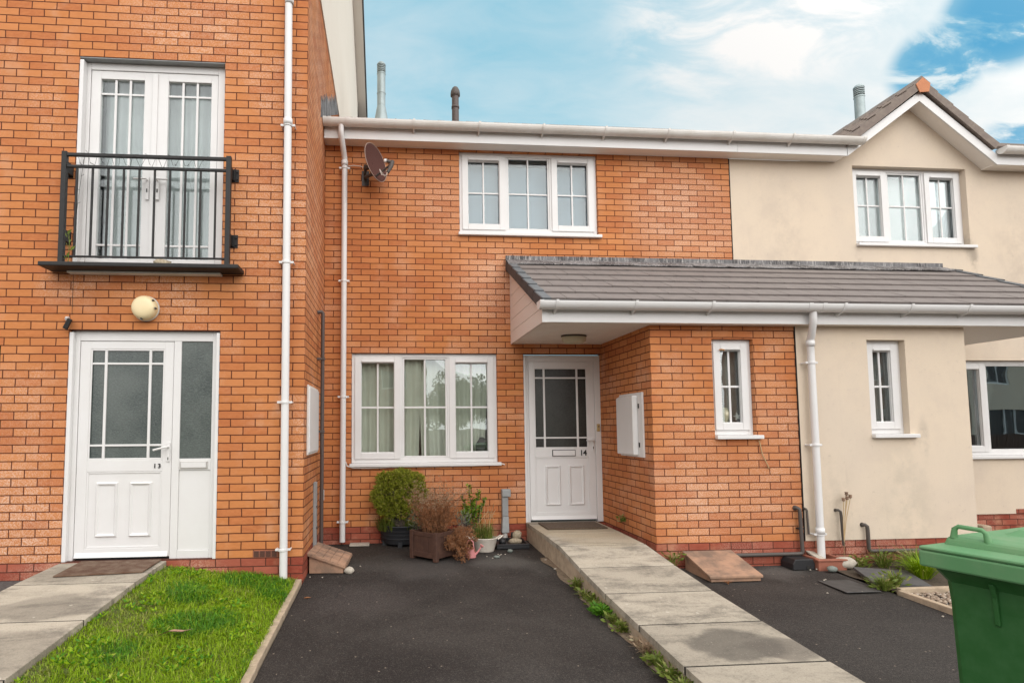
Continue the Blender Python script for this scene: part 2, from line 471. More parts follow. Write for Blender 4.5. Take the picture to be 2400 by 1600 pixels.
mat('kerb_stone', (0.46, 0.36, 0.255), 0.9, noise=(14, 0.8, (0.30, 0.23, 0.165)), bump=(90, 0.5, 0.005))
mat('manhole', (0.065, 0.062, 0.060), 0.7, noise=(12, 0.8, (0.040, 0.037, 0.035)), bump=(160, 0.4, 0.003))
mat('slate', (0.070, 0.068, 0.072), 0.7, noise=(9, 0.6, (0.11, 0.105, 0.10)))
mat('bark', (0.13, 0.10, 0.085), 0.9)
mat('turf', (0.085, 0.115, 0.018), 0.95, noise=(22, 0.8, (0.10, 0.085, 0.03)), bump=(90, 0.8, 0.01))
mat('joint_dark', (0.022, 0.018, 0.014), 0.95)
mat('earth', (0.21, 0.155, 0.105), 0.95, noise=(35, 0.9, (0.10, 0.075, 0.05)), bump=(70, 0.8, 0.01))
mat('wire_black', (0.02, 0.025, 0.02), 0.6)
mat('cable_white', (0.66, 0.62, 0.58), 0.5)
mat('brass', (0.50, 0.36, 0.16), 0.45, 0.3)
mat('rust', (0.50, 0.22, 0.06), 0.8)
mat('straw', (0.46, 0.32, 0.17), 0.85)
mat('stem_dry', (0.24, 0.115, 0.055), 0.9)
mat('brown_leaf', (0.40, 0.235, 0.165), 0.8)
mat('road', (0.07, 0.068, 0.066), 0.9)
mat('bedding_dark', (0.10, 0.09, 0.085), 0.95, noise=(40, 0.9, (0.045, 0.04, 0.038)), bump=(60, 0.8, 0.01))
mat('chrome', (0.62, 0.60, 0.57), 0.3, 0.6)
leafmat('leaf_green', (0.09, 0.17, 0.012), (0.20, 0.31, 0.03), (0.34, 0.36, 0.06))
leafmat('leaf_shrub', (0.16, 0.19, 0.018), (0.34, 0.37, 0.035), (0.46, 0.36, 0.13))
leafmat('leaf_dry', (0.24, 0.095, 0.035), (0.38, 0.175, 0.08), (0.46, 0.30, 0.19))
leafmat('leaf_palebrown', (0.30, 0.20, 0.13), (0.44, 0.33, 0.22), (0.35, 0.35, 0.20))
leafmat('leaf_silver', (0.19, 0.22, 0.14), (0.30, 0.33, 0.22))
leafmat('grass', (0.16, 0.275, 0.004), (0.29, 0.44, 0.008), (0.46, 0.48, 0.09), trans=0.3)
leafmat('grass_dark', (0.045, 0.165, 0.008), (0.11, 0.29, 0.015), (0.18, 0.36, 0.03), trans=0.3)
leafmat('grass_dry', (0.20, 0.24, 0.03), (0.34, 0.37, 0.09), (0.46, 0.40, 0.20), trans=0.3)
leafmat('weed', (0.10, 0.15, 0.02), (0.22, 0.27, 0.05), (0.42, 0.35, 0.17))
leafmat('clover', (0.05, 0.16, 0.01), (0.13, 0.30, 0.02), (0.18, 0.34, 0.05))
leafmat('tree_leaf', (0.025, 0.05, 0.012), (0.06, 0.10, 0.02), (0.08, 0.12, 0.03))
leafmat('pebble', (0.20, 0.14, 0.10), (0.36, 0.28, 0.21), (0.55, 0.50, 0.44), trans=0.0)


def asphaltmat():
    m = bpy.data.materials.new('asphalt')
    m.use_nodes = True
    t = m.node_tree
    b = t.nodes['Principled BSDF']
    b.inputs['Roughness'].default_value = 0.82
    b.inputs['Specular IOR Level'].default_value = 0.35
    geo = N(t, 'ShaderNodeNewGeometry')
    n = N(t, 'ShaderNodeTexNoise', inp={'Scale': 0.9, 'Detail': 5.0, 'Roughness': 0.6, 'Distortion': 0.4})
    L(t, geo.outputs['Position'], n.inputs['Vector'])
    col = mixc(t, maprange(t, n.outputs[0], 0.36, 0.66), (0.012, 0.0085, 0.0075), (0.038, 0.032, 0.028))
    # pale washed patches near the pots and by the wall, and two dark patches
    for (px, py, r, a, c) in ((1.95, -0.95, 0.42, 0.55, (0.125, 0.118, 0.108)), (1.15, -1.25, 0.55, 0.35, (0.11, 0.10, 0.093)), (0.65, -0.95, 0.45, 0.28, (0.10, 0.095, 0.085)),
                              (2.28, -1.2, 0.4, 0.4, (0.11, 0.105, 0.095)), (0.45, -0.35, 0.7, 0.75, (0.020, 0.014, 0.009)), (1.5, -4.2, 1.0, 0.35, (0.085, 0.078, 0.072)),
                              (0.55, -2.1, 0.6, 0.35, (0.075, 0.062, 0.058)), (4.6, -1.62, 0.35, 0.5, (0.14, 0.13, 0.12)), (3.55, -1.5, 0.35, 0.6, (0.13, 0.13, 0.12)),
                              (4.3, -3.2, 1.6, 0.5, (0.026, 0.024, 0.023))):
        dv = N(t, 'ShaderNodeVectorMath', operation='DISTANCE')
        n6 = N(t, 'ShaderNodeTexNoise', inp={'Scale': 3.0, 'Detail': 3.0})
        L(t, geo.outputs['Position'], n6.inputs['Vector'])
        va = N(t, 'ShaderNodeVectorMath', operation='MULTIPLY_ADD')
        L(t, n6.outputs[1], va.inputs[0])
        va.inputs[1].default_value = (0.5, 0.5, 0.0)
        L(t, geo.outputs['Position'], va.inputs[2])
        L(t, va.outputs[0], dv.inputs[0])
        dv.inputs[1].default_value = (px + .25, py + .25, -0.23)
        col = mixc(t, maprange(t, dv.outputs['Value'], r, r * 0.3, 0.0, a), col, c)
    n2 = N(t, 'ShaderNodeTexNoise', inp={'Scale': 170.0, 'Detail': 3.0, 'Roughness': 0.75})
    L(t, geo.outputs['Position'], n2.inputs['Vector'])
    col = mixc(t, maprange(t, n2.outputs[0], 0.54, 0.68, 0.0, 0.8), col, (0.15, 0.13, 0.115))
    col = mixc(t, maprange(t, n2.outputs[0], 0.44, 0.28, 0.0, 0.7), col, (0.012, 0.011, 0.011))
    n8 = N(t, 'ShaderNodeTexNoise', inp={'Scale': 62.0, 'Detail': 2.0, 'Roughness': 0.8})
    L(t, geo.outputs['Position'], n8.inputs['Vector'])
    col = mixc(t, maprange(t, n8.outputs[0], 0.52, 0.72, 0.0, 0.40), col, (0.105, 0.093, 0.080))
    col = mixc(t, maprange(t, n8.outputs[0], 0.48, 0.32, 0.0, 0.55), col, (0.014, 0.012, 0.011))
    vo = N(t, 'ShaderNodeTexVoronoi', inp={'Scale': 26.0})
    L(t, geo.outputs['Position'], vo.inputs['Vector'])
    vs = N(t, 'ShaderNodeSeparateColor')
    L(t, vo.outputs['Color'], vs.inputs[0])
    dot = mathn(t, 'MULTIPLY', mathn(t, 'LESS_THAN', vo.outputs['Distance'], 0.16), mathn(t, 'GREATER_THAN', vs.outputs[0], 0.95))
    col = mixc(t, mathn(t, 'MULTIPLY', dot, 0.7), col, (0.33, 0.27, 0.21))
    L(t, col, b.inputs['Base Color'])
    bp = N(t, 'ShaderNodeBump', inp={'Strength': 0.8, 'Distance': 0.005})
    L(t, n2.outputs[0], bp.inputs['Height'])
    L(t, bp.outputs[0], b.inputs['Normal'])
    MATS['asphalt'] = m


asphaltmat()


def concretemat(name, stains):
    m = bpy.data.materials.new(name)
    m.use_nodes = True
    t = m.node_tree
    b = t.nodes['Principled BSDF']
    b.inputs['Roughness'].default_value = 0.9
    b.inputs['Specular IOR Level'].default_value = 0.2
    geo = N(t, 'ShaderNodeNewGeometry')
    n0 = N(t, 'ShaderNodeTexNoise', inp={'Scale': 38.0, 'Detail': 5.0, 'Roughness': 0.8})
    L(t, geo.outputs['Position'], n0.inputs['Vector'])
    mpn = N(t, 'ShaderNodeMapping')
    mpn.inputs['Scale'].default_value = (1.6, 3.4, 2)
    L(t, geo.outputs['Position'], mpn.inputs[0])
    n = N(t, 'ShaderNodeTexNoise', inp={'Scale': 1.5, 'Detail': 7.0, 'Roughness': 0.66, 'Distortion': 0.5})
    L(t, mpn.outputs[0], n.inputs['Vector'])
    col = mixc(t, maprange(t, mathn(t, 'ADD', n.outputs[0], mathn(t, 'MULTIPLY', mathn(t, 'SUBTRACT', n0.outputs[0], 0.5), 0.38)), 0.40, 0.70), (0.47, 0.415, 0.335), (0.22, 0.195, 0.16))
    tone = maprange(t, geo.outputs['Random Per Island'], 0.0, 1.0, 0.74, 1.06, smooth=False)
    col = mixc(t, 1.0, col, tone, 'MULTIPLY')
    n6 = N(t, 'ShaderNodeTexNoise', inp={'Scale': 5.0, 'Detail': 4.0})
    L(t, geo.outputs['Position'], n6.inputs['Vector'])
    for (px, py, r, a, c) in stains:
        va = N(t, 'ShaderNodeVectorMath', operation='MULTIPLY_ADD')
        L(t, n6.outputs[1], va.inputs[0])
        va.inputs[1].default_value = (0.22, 0.22, 0.0)
        L(t, geo.outputs['Position'], va.inputs[2])
        sc = N(t, 'ShaderNodeVectorMath', operation='MULTIPLY')
        L(t, va.outputs[0], sc.inputs[0])
        sc.inputs[1].default_value = (1.0, 1.35, 0.0)
        dv = N(t, 'ShaderNodeVectorMath', operation='DISTANCE')
        L(t, sc.outputs[0], dv.inputs[0])
        dv.inputs[1].default_value = (px + .11, (py + .11) * 1.35, 0)
        col = mixc(t, maprange(t, dv.outputs['Value'], r, r * 0.72, 0.0, a), col, c)
    n2 = N(t, 'ShaderNodeTexNoise', inp={'Scale': 110.0, 'Detail': 4.0, 'Roughness': 0.75})
    L(t, geo.outputs['Position'], n2.inputs['Vector'])
    col = mixc(t, maprange(t, n2.outputs[0], 0.5, 0.72, 0.0, 0.5), col, (0.13, 0.105, 0.085))
    col = mixc(t, maprange(t, n2.outputs[0], 0.42, 0.28, 0.0, 0.5), col, (0.60, 0.52, 0.41))
    vo = N(t, 'ShaderNodeTexVoronoi', inp={'Scale': 9.0})
    L(t, geo.outputs['Position'], vo.inputs['Vector'])
    vs = N(t, 'ShaderNodeSeparateColor')
    L(t, vo.outputs['Color'], vs.inputs[0])
    dot = mathn(t, 'MULTIPLY', mathn(t, 'LESS_THAN', vo.outputs['Distance'], 0.12), mathn(t, 'GREATER_THAN', vs.outputs[0], 0.7))
    col = mixc(t, mathn(t, 'MULTIPLY', dot, 0.6), col, (0.55, 0.50, 0.42))
    L(t, col, b.inputs['Base Color'])
    bp = N(t, 'ShaderNodeBump', inp={'Strength': 0.5, 'Distance': 0.004})
    L(t, n2.outputs[0], bp.inputs['Height'])
    L(t, bp.outputs[0], b.inputs['Normal'])
    MATS[name] = m


concretemat('slab', ((2.95, -3.55, 0.33, 0.75, (0.105, 0.095, 0.082)), (3.2, -3.62, 0.25, 0.6, (0.12, 0.105, 0.09)), (3.0, -0.6, 0.75, 0.7, (0.42, 0.35, 0.25)), (3.0, -1.15, 0.5, 0.5, (0.42, 0.35, 0.25))))
concretemat('slab_left', ((-1.75, -2.45, 0.35, 0.6, (0.52, 0.46, 0.37)), (-1.6, -2.75, 0.40, 0.5, (0.16, 0.14, 0.115)), (-1.5, -3.5, 0.55, 0.45, (0.18, 0.155, 0.125)), (-1.9, -1.95, .3, .4, (0.2, .175, .14))))


def leadmat():
    m = bpy.data.materials.new('lead')
    m.use_nodes = True
    t = m.node_tree
    b = t.nodes['Principled BSDF']
    b.inputs['Roughness'].default_value = 0.65
    geo = N(t, 'ShaderNodeNewGeometry')
    mpn = N(t, 'ShaderNodeMapping')
    mpn.inputs['Scale'].default_value = (55, 55, 5)
    L(t, geo.outputs['Position'], mpn.inputs[0])
    n = N(t, 'ShaderNodeTexNoise', inp={'Scale': 1.0, 'Detail': 4.0, 'Roughness': 0.7, 'Distortion': 0.7})
    L(t, mpn.outputs[0], n.inputs['Vector'])
    n2 = N(t, 'ShaderNodeTexNoise', inp={'Scale': 4.0, 'Detail': 3.0})
    L(t, geo.outputs['Position'], n2.inputs['Vector'])
    col = mixc(t, maprange(t, n2.outputs[0], 0.4, 0.62), (0.15, 0.145, 0.148), (0.052, 0.048, 0.050))
    col = mixc(t, maprange(t, n.outputs[0], 0.47, 0.68, 0.0, 0.8), col, (0.50, 0.47, 0.45))
    L(t, col, b.inputs['Base Color'])
    MATS['lead'] = m


leadmat()

# ------------------------------------------------------------------ mesh helpers


class MB:
    def __init__(s):
        s.v = []
        s.f = []
        s.sm = []

    def add(s, verts, faces, smooth=False):
        b = len(s.v)
        s.v.extend([tuple(p) for p in verts])
        for f in faces:
            s.f.append(tuple(b + i for i in f))
            s.sm.append(smooth)
        return s

    def box(s, x0, x1, y0, y1, z0, z1):
        if x0 > x1: x0, x1 = x1, x0
        if y0 > y1: y0, y1 = y1, y0
        if z0 > z1: z0, z1 = z1, z0
        v = [(x0, y0, z0), (x1, y0, z0), (x1, y1, z0), (x0, y1, z0), (x0, y0, z1), (x1, y0, z1), (x1, y1, z1), (x0, y1, z1)]
        return s.add(v, [(0, 3, 2, 1), (4, 5, 6, 7), (0, 1, 5, 4), (1, 2, 6, 5), (2, 3, 7, 6), (3, 0, 4, 7)])

    def hexa(s, v):
        return s.add(v, [(0, 3, 2, 1), (4, 5, 6, 7), (0, 1, 5, 4), (1, 2, 6, 5), (2, 3, 7, 6), (3, 0, 4, 7)])

    def prism(s, poly, axis, a, b):
        """poly in the two other axes, extruded along axis from a to b"""
        n = len(poly)

        def P(p, t):
            if axis == 'x': return (t, p[0], p[1])
            if axis == 'y': return (p[0], t, p[1])
            return (p[0], p[1], t)
        v = [P(p, a) for p in poly] + [P(p, b) for p in poly]
        f = [tuple(range(n)), tuple(reversed(range(n, 2 * n)))] + [(i, n + i, n + (i + 1) % n, (i + 1) % n) for i in range(n)]
        return s.add(v, f)

    def tube(s, pts, r, seg=10, cap=True, smooth=True):
        pts = [Vector(p) for p in pts]
        rs = r if isinstance(r, (list, tuple)) else [r] * len(pts)
        b = len(s.v)
        ref = None
        for i, p in enumerate(pts):
            d = (pts[min(i + 1, len(pts) - 1)] - pts[max(i - 1, 0)]).normalized()
            if ref is None:
                ref = Vector((0, 0, 1)) if abs(d.z) < 0.9 else Vector((0, 1, 0))
            a = d.cross(ref)
            if a.length < 1e-5:
                a = d.orthogonal()
            a.normalize()
            c = a.cross(d).normalized()
            ref = c
            for k in range(seg):
                t = 2 * pi * k / seg
                s.v.append(tuple(p + (a * cos(t) + c * sin(t)) * rs[i]))
        for i in range(len(pts) - 1):
            for k in range(seg):
                k2 = (k + 1) % seg
                s.f.append((b + i * seg + k, b + i * seg + k2, b + (i + 1) * seg + k2, b + (i + 1) * seg + k))
                s.sm.append(smooth)
        if cap:
            e = b + (len(pts) - 1) * seg
            c0 = len(s.v)
            s.v.extend(s.v[b:b + seg])
            s.v.extend(s.v[e:e + seg])
            s.f.append(tuple(reversed(range(c0, c0 + seg))))
            s.sm.append(False)
            s.f.append(tuple(range(c0 + seg, c0 + 2 * seg)))
            s.sm.append(False)
        return s

    def lathe(s, prof, cx, cy, seg=24, a0=0.0, a1=2 * pi, sx=1.0, sy=1.0, smooth=True):
        """prof: (radius, z)"""
        full = abs(a1 - a0 - 2 * pi) < 1e-6
        n = seg if full else seg + 1
        b = len(s.v)
        for r, z in prof:
            for k in range(n):
                t = a0 + (a1 - a0) * k / seg
                s.v.append((cx + r * sx * cos(t), cy + r * sy * sin(t), z))
        for i in range(len(prof) - 1):
            for k in range(seg):
                k2 = (k + 1) % n
                s.f.append((b + i * n + k, b + i * n + k2, b + (i + 1) * n + k2, b + (i + 1) * n + k))
                s.sm.append(smooth)
        return s

    def blob(s, c, r, rng, rough=0.18, sub=2):
        bm = bmesh.new()
        bmesh.ops.create_icosphere(bm, subdivisions=sub, radius=1.0)
        vs = []
        for v in bm.verts:
            k = 1 + (rng.random() - 0.5) * 2 * rough
            vs.append((c[0] + v.co.x * r[0] * k, c[1] + v.co.y * r[1] * k, c[2] + v.co.z * r[2] * k))
        fs = [tuple(v.index for v in f.verts) for f in bm.faces]
        bm.free()
        return s.add(vs, fs, True)

    def xform(s, M):
        s.v = [tuple(M @ Vector(p)) for p in s.v]
        return s

    def build(s, name, m, parent=None, bevel=0.0, origin=None, local=False):
        me = bpy.data.meshes.new(name)
        o = bpy.data.objects.new(name, me)
        COL.objects.link(o)
        off = Vector((0, 0, 0))
        if parent is not None:
            o.parent = parent
            if not local:
                p = parent
                while p is not None:
                    off += Vector(p.location)
                    p = p.parent
        elif origin is not None:
            off = Vector(origin)
            o.location = off
        me.from_pydata([tuple(Vector(p) - off) for p in s.v], [], s.f)
        me.polygons.foreach_set('use_smooth', s.sm)
        me.materials.append(MATS[m])
        bm = bmesh.new()
        bm.from_mesh(me)
        if len(bm.faces) < 60000:
            bmesh.ops.recalc_face_normals(bm, faces=bm.faces)
        bm.to_mesh(me)
        bm.free()
        if bevel:
            md = o.modifiers.new('bevel', 'BEVEL')
            md.width = bevel
            md.segments = 2
            md.limit_method = 'ANGLE'
            md.angle_limit = radians(40)
            md.harden_normals = False
        return o


def thing(name, label, cat, loc=(0, 0, 0), group=None, rotz=0.0):
    o = bpy.data.objects.new(name, None)
    COL.objects.link(o)
    o.empty_display_size = 0.2
    o.location = loc
    o.rotation_euler = (0, 0, rotz)
    return tag(o, label, cat, group)


def tag(o, label, cat, group=None):
    o['label'] = label
    o['category'] = cat
    if group:
        o['group'] = group
    return o


def struct(o, kind='structure'):
    o['kind'] = kind
    return o


def wall(mb, axis, t0, t1, u0, u1, z0, z1, holes=()):
    """wall slab between t0 and t1 along axis ('y' = facing the street), pierced by holes (u0,u1,z0,z1)"""
    us = sorted({u0, u1} | {h[0] for h in holes} | {h[1] for h in holes})
    zs = sorted({z0, z1} | {h[2] for h in holes} | {h[3] for h in holes})
    us = [u for u in us if u0 - 1e-9 <= u <= u1 + 1e-9]
    zs = [z for z in zs if z0 - 1e-9 <= z <= z1 + 1e-9]

    def solid(i, j):
        if i < 0 or j < 0 or i >= len(us) - 1 or j >= len(zs) - 1:
            return False
        cu, cz = (us[i] + us[i + 1]) / 2, (zs[j] + zs[j + 1]) / 2
        return not any(h[0] < cu < h[1] and h[2] < cz < h[3] for h in holes)

    def P(u, t, z):
        return (u, t, z) if axis == 'y' else (t, u, z)
    for i in range(len(us) - 1):
        for j in range(len(zs) - 1):
            if not solid(i, j):
                continue
            a, b, c, d = us[i], us[i + 1], zs[j], zs[j + 1]
            mb.add([P(a, t0, c), P(b, t0, c), P(b, t0, d), P(a, t0, d)], [(0, 1, 2, 3)])
            mb.add([P(a, t1, c), P(b, t1, c), P(b, t1, d), P(a, t1, d)], [(3, 2, 1, 0)])
            for (di, dj, q) in ((-1, 0, ((a, c), (a, d))), (1, 0, ((b, c), (b, d))), (0, -1, ((a, c), (b, c))), (0, 1, ((a, d), (b, d)))):
                if not solid(i + di, j + dj):
                    (p1, p2) = q
                    mb.add([P(p1[0], t0, p1[1]), P(p2[0], t0, p2[1]), P(p2[0], t1, p2[1]), P(p1[0], t1, p1[1])], [(0, 1, 2, 3)])
    return mb


def text_mesh(name, txt, size, loc, m, parent, depth=0.004, bold=0.0):
    cu = bpy.data.curves.new(name, 'FONT')
    cu.body = txt
    cu.size = size
    cu.extrude = depth
    cu.offset = bold
    cu.align_x = 'CENTER'
    tmp = bpy.data.objects.new(name + '_tmp', cu)
    COL.objects.link(tmp)
    dg = bpy.context.evaluated_depsgraph_get()
    me = bpy.data.meshes.new_from_object(tmp.evaluated_get(dg))
    bpy.data.objects.remove(tmp)
    me.transform(Matrix.Rotation(pi / 2, 4, 'X'))
    me.materials.clear()
    me.materials.append(MATS[m])
    o = bpy.data.objects.new(name, me)
    COL.objects.link(o)
    o.parent = parent
    off = Vector(loc)
    p = parent
    while p is not None:
        off -= Vector(p.location)
        p = p.parent
    o.location = off
    return o


def window(parent, Y, x0, x1, z0, z1, rc, lights, glass='glass', sill=True, label=None, vents=True, sill_l=0.02, sill_r=0.035, barz=0.53):
    """frame set rc behind the wall face Y. lights: list of (share of the width, 'sash' or 'fixed', vertical bars, horizontal bars)"""
    f = MB()
    fy0, fy1 = Y + rc, Y + rc + 0.065
    zb = z0 + 0.012
    fwid = 0.048
    f.box(x0, x0 + fwid, fy0, fy1, zb, z1)
    f.box(x1 - fwid, x1, fy0, fy1, zb, z1)
    f.box(x0 + fwid, x1 - fwid, fy0, fy1, z1 - fwid, z1)
    f.box(x0 + fwid, x1 - fwid, fy0, fy1, zb, zb + 0.06)
    ix0, ix1, iz0, iz1 = x0 + fwid, x1 - fwid, zb + 0.06, z1 - fwid
    mul = 0.036
    tot = sum(l[0] for l in lights)
    avail = ix1 - ix0 - mul * (len(lights) - 1)
    x = ix0
    panes = MB()
    vents_ = []
    for i, (sh, kind, nv, nh) in enumerate(lights):
        w = avail * sh / tot
        a, b = x, x + w
        if i < len(lights) - 1:
            f.box(b, b + mul, fy0, fy1, iz0, iz1)
        if kind == 'sash':
            so, si = 0.010, 0.066
            sy0, sy1 = fy0 - 0.016, fy0 - 0.001
            A, B, C, D = a - so, b + so, iz0 - so, iz1 + so
            f.box(A, A + so + si, sy0, sy1, C, D)
            f.box(B - so - si, B, sy0, sy1, C, D)
            f.box(A + so + si, B - so - si, sy0, sy1, D - so - si, D)
            f.box(A + so + si, B - so - si, sy0, sy1, C, C + so + si)
            ga, gb, gc, gd = a + si, b - si, iz0 + si, iz1 - si
            # inner rebate of the sash
            f.box(a, ga + .006, fy0, fy0 + 0.03, iz0, iz1)
            f.box(gb - .006, b, fy0, fy0 + 0.03, iz0, iz1)
            f.box(ga + .006, gb - .006, fy0, fy0 + 0.03, gd - .006, iz1)
            f.box(ga + .006, gb - .006, fy0, fy0 + 0.03, iz0, gc + .006)
            if vents:
                vw = (gb - ga) * 0.96
                cx = (ga + gb) / 2
                vents_.append((cx - vw / 2, cx + vw / 2, sy0 - 0.016, sy0, gd + 0.006, gd + 0.024))
        else:
            bd = 0.022
            f.box(a, a + bd, fy0 + 0.008, fy0 + 0.03, iz0, iz1)
            f.box(b - bd, b, fy0 + 0.008, fy0 + 0.03, iz0, iz1)
            f.box(a + bd, b - bd, fy0 + 0.008, fy0 + 0.03, iz1 - bd, iz1)
            f.box(a + bd, b - bd, fy0 + 0.008, fy0 + 0.03, iz0, iz0 + bd)
            ga, gb, gc, gd = a + bd, b - bd, iz0 + bd, iz1 - bd
        gy = fy0 + 0.034
        panes.box(ga - .004, gb + .004, gy, gy + 0.012, gc - .004, gd + .004)
        bw = 0.011
        zbars = [iz0 + (iz1 - iz0) * (barz if nh == 1 else (k + 1) / (nh + 1)) for k in range(nh)]
        for k in range(nv):
            cx = ga + (gb - ga) * (k + 1) / (nv + 1)
            f.box(cx - bw, cx + bw, gy - 0.014, gy - 0.002, gc, gd)
        for zz in zbars:
            f.box(ga, gb, gy - 0.012, gy - 0.003, zz - bw, zz + bw)
        x = b + mul
    w_ = f.build('window', 'upvc', parent, bevel=0.004)
    if label:
        w_['label'] = label
    panes.build('pane', glass, w_)
    for vb in vents_:
        MB().box(*vb).build('vent', 'upvc', w_, bevel=0.003)
    if sill:
        MB().box(x0 - sill_l, x1 + sill_r, Y - 0.05, Y + rc + 0.02, z0 - 0.03, z0 + 0.010).build('sill', 'upvc', w_, bevel=0.006)
    return w_


def fold_sheet(x0, x1, z0, z1, y, amp, n, rng, lean=0.0, thick=0.004):
    """a hanging curtain with uneven folds"""
    mb = MB()
    cols = n * 8
    ph = [rng.random() * 2 * pi for _ in range(4)]
    rows = 7
    v = []
    for j in range(rows):
        t = j / (rows - 1)
        for i in range(cols + 1):
            s = i / cols
            xx = x0 + (x1 - x0) * s + lean * (1 - t) * (0.5 - s) * 2 + 0.02 * sin(5 * s + ph[3]) * (1 - t)
            yy = y + amp * (0.55 + 0.45 * (1 - t)) * (sin(2 * pi * n * s + ph[0] + 0.5 * sin(6 * s + ph[1])) + 0.45 * sin(2 * pi * n * 0.43 * s + ph[2] + t))
            v.append((xx, yy, z0 + (z1 - z0) * t))
    b = len(v)
    v2 = [(p[0], p[1] + thick, p[2]) for p in v]
    w = cols + 1
    f = []
    for j in range(rows - 1):
        for i in range(cols):
            q = (j * w + i, j * w + i + 1, (j + 1) * w + i + 1, (j + 1) * w + i)
            f.append(q)
            f.append(tuple(b + k for k in reversed(q)))
    mb.add(v + v2, f, True)
    return mb


def room(parent, x0, x1, y0, y1, z0, z1, m='room'):
    mb = MB()
    mb.box(x0 - .05, x0, y0, y1, z0, z1)
    mb.box(x1, x1 + .05, y0, y1, z0, z1)
    mb.box(x0 - .05, x1 + .05, y1, y1 + .05, z0, z1)
    mb.box(x0 - .05, x1 + .05, y0, y1 + .05, z0 - .05, z0 - .001)
    mb.box(x0 - .05, x1 + .05, y0, y1 + .05, z1 + .001, z1 + .05)
    return mb.build('room', m, parent)


def door_leaf(parent, Y, x0, x1, z0, z1, gx0, gx1, gz0, gz1, vx, hz, px0, px1, pz0, pz1, mouldings, frost, name='door'):
    d = MB()
    t = 0.045
    d.box(x0, gx0, Y, Y + t, z0, z1)
    d.box(gx1, x1, Y, Y + t, z0, z1)
    d.box(gx0, gx1, Y, Y + t, gz1, z1)
    d.box(gx0, gx1, Y, Y + t, pz1, gz0)
    d.box(gx0, gx1, Y, Y + t, z0, pz0)
    d.box(gx0, gx1, Y + 0.010, Y + t, pz0, pz1)
    # bead round the glass and round the lower panel
    bd = 0.016
    for (a, b, c, e) in ((gx0, gx1, gz0, gz1), (gx0, gx1, pz0, pz1)):
        d.box(a, a + bd, Y + .003, Y + .010, c, e)
        d.box(b - bd, b, Y + .003, Y + .010, c, e)
        d.box(a + bd, b - bd, Y + .003, Y + .010, e - bd, e)
        d.box(a + bd, b - bd, Y + .003, Y + .010, c, c + bd)
    bw = 0.012
    for xx in vx:
        d.box(xx - bw, xx + bw, Y + .004, Y + .022, gz0 + bd, gz1 - bd)
    for zz in hz:
        d.box(gx0 + bd, gx1 - bd, Y + .006, Y + .022, zz - bw * .8, zz + bw * .8)
    # raised panel mouldings: sloped picture-frame sections
    for (a, b, c, e) in mouldings:
        o, i = 0.0, 0.034
        yo, yt, yi = Y + 0.010, Y - 0.012, Y + 0.004
        m = 0.014
        R = [(a, b, c, e, yo), (a + m, b - m, c + m, e - m, yt), (a + i, b - i, c + i, e - i, yi)]
        vs = []
        for (p, q, r_, s_, y) in R:
            vs += [(p, y, r_), (q, y, r_), (q, y, s_), (p, y, s_)]
        fs = []
        for k in range(2):
            for n in range(4):
                fs.append((k * 4 + n, k * 4 + (n + 1) % 4, (k + 1) * 4 + (n + 1) % 4, (k + 1) * 4 + n))
        fs.append((8, 9, 10, 11))
        d.add(vs, fs)
    # weather bar
    d.prism([(Y - 0.022, z0 + .004), (Y - .001, z0 + .004), (Y - .001, z0 + .05)], 'x', x0 + .01, x1 - .01)
    o = d.build(name, 'upvc', parent, bevel=0.003)
    MB().box(gx0 + .002, gx1 - .002, Y + .018, Y + .030, gz0 + .002, gz1 - .002).build('glass_panel', frost, o)
    return o


DEEP = 1.12


def gutter(parent, x0, x1, yc, zt, r, brackets, end_l=True, end_r=True, m='upvc_dirty', joints=()):
    g = MB()
    n = 12
    for (ri, flip) in ((r, 1),):
        prof = [(yc + r * cos(pi + pi * k / n), zt + DEEP * r * sin(pi + pi * k / n)) for k in range(n + 1)]
        inner = [(yc + (r - .004) * cos(2 * pi - pi * k / n), zt + DEEP * (r - .004) * sin(2 * pi - pi * k / n)) for k in range(n + 1)]
        g.prism(prof + inner, 'x', x0, x1)
    for k, (e, on) in enumerate(((x0, end_l), (x1, end_r))):
        if on:
            d = -0.004 if k == 0 else 0.004
            g.prism([(yc + (r + .006) * cos(pi + pi * q / n), zt + .004 + DEEP * (r + .006) * sin(pi + pi * q / n)) for q in range(n + 1)], 'x', e, e + d)
            s_ = e if k == 0 else e - 0.035
            g.prism([(yc + (r + .005) * cos(pi + pi * q / n), zt + .003 + DEEP * (r + .005) * sin(pi + pi * q / n)) for q in range(n + 1)] +
                    [(yc + r * cos(2 * pi - pi * q / n), zt + DEEP * r * sin(2 * pi - pi * q / n)) for q in range(n + 1)], 'x', s_, s_ + 0.035)
    for j in joints:
        g.prism([(yc + (r + .006) * cos(pi + pi * q / n), zt + .003 + DEEP * (r + .006) * sin(pi + pi * q / n)) for q in range(n + 1)] +
                [(yc + r * cos(2 * pi - pi * q / n), zt + DEEP * r * sin(2 * pi - pi * q / n)) for q in range(n + 1)], 'x', j - .02, j + .02)
    o = g.build('gutter', m, parent)
    for b in brackets:
        q = MB()
        q.prism([(yc + (r + .012) * cos(pi + pi * k / n), zt + .006 + DEEP * (r + .012) * sin(pi + pi * k / n)) for k in range(n + 1)] +
                [(yc + (r + .001) * cos(2 * pi - pi * k / n), zt + DEEP * (r + .001) * sin(2 * pi - pi * k / n)) for k in range(n + 1)], 'x', b - .013, b + .013)
        q.prism([(yc - .01, zt - DEEP * r - .005), (yc + r + .006, zt - DEEP * r - .035), (yc + r + .006, zt - .01), (yc + .02, zt - DEEP * r - .004)], 'x', b - .008, b + .008)
        q.build('bracket', m, o)
    return o


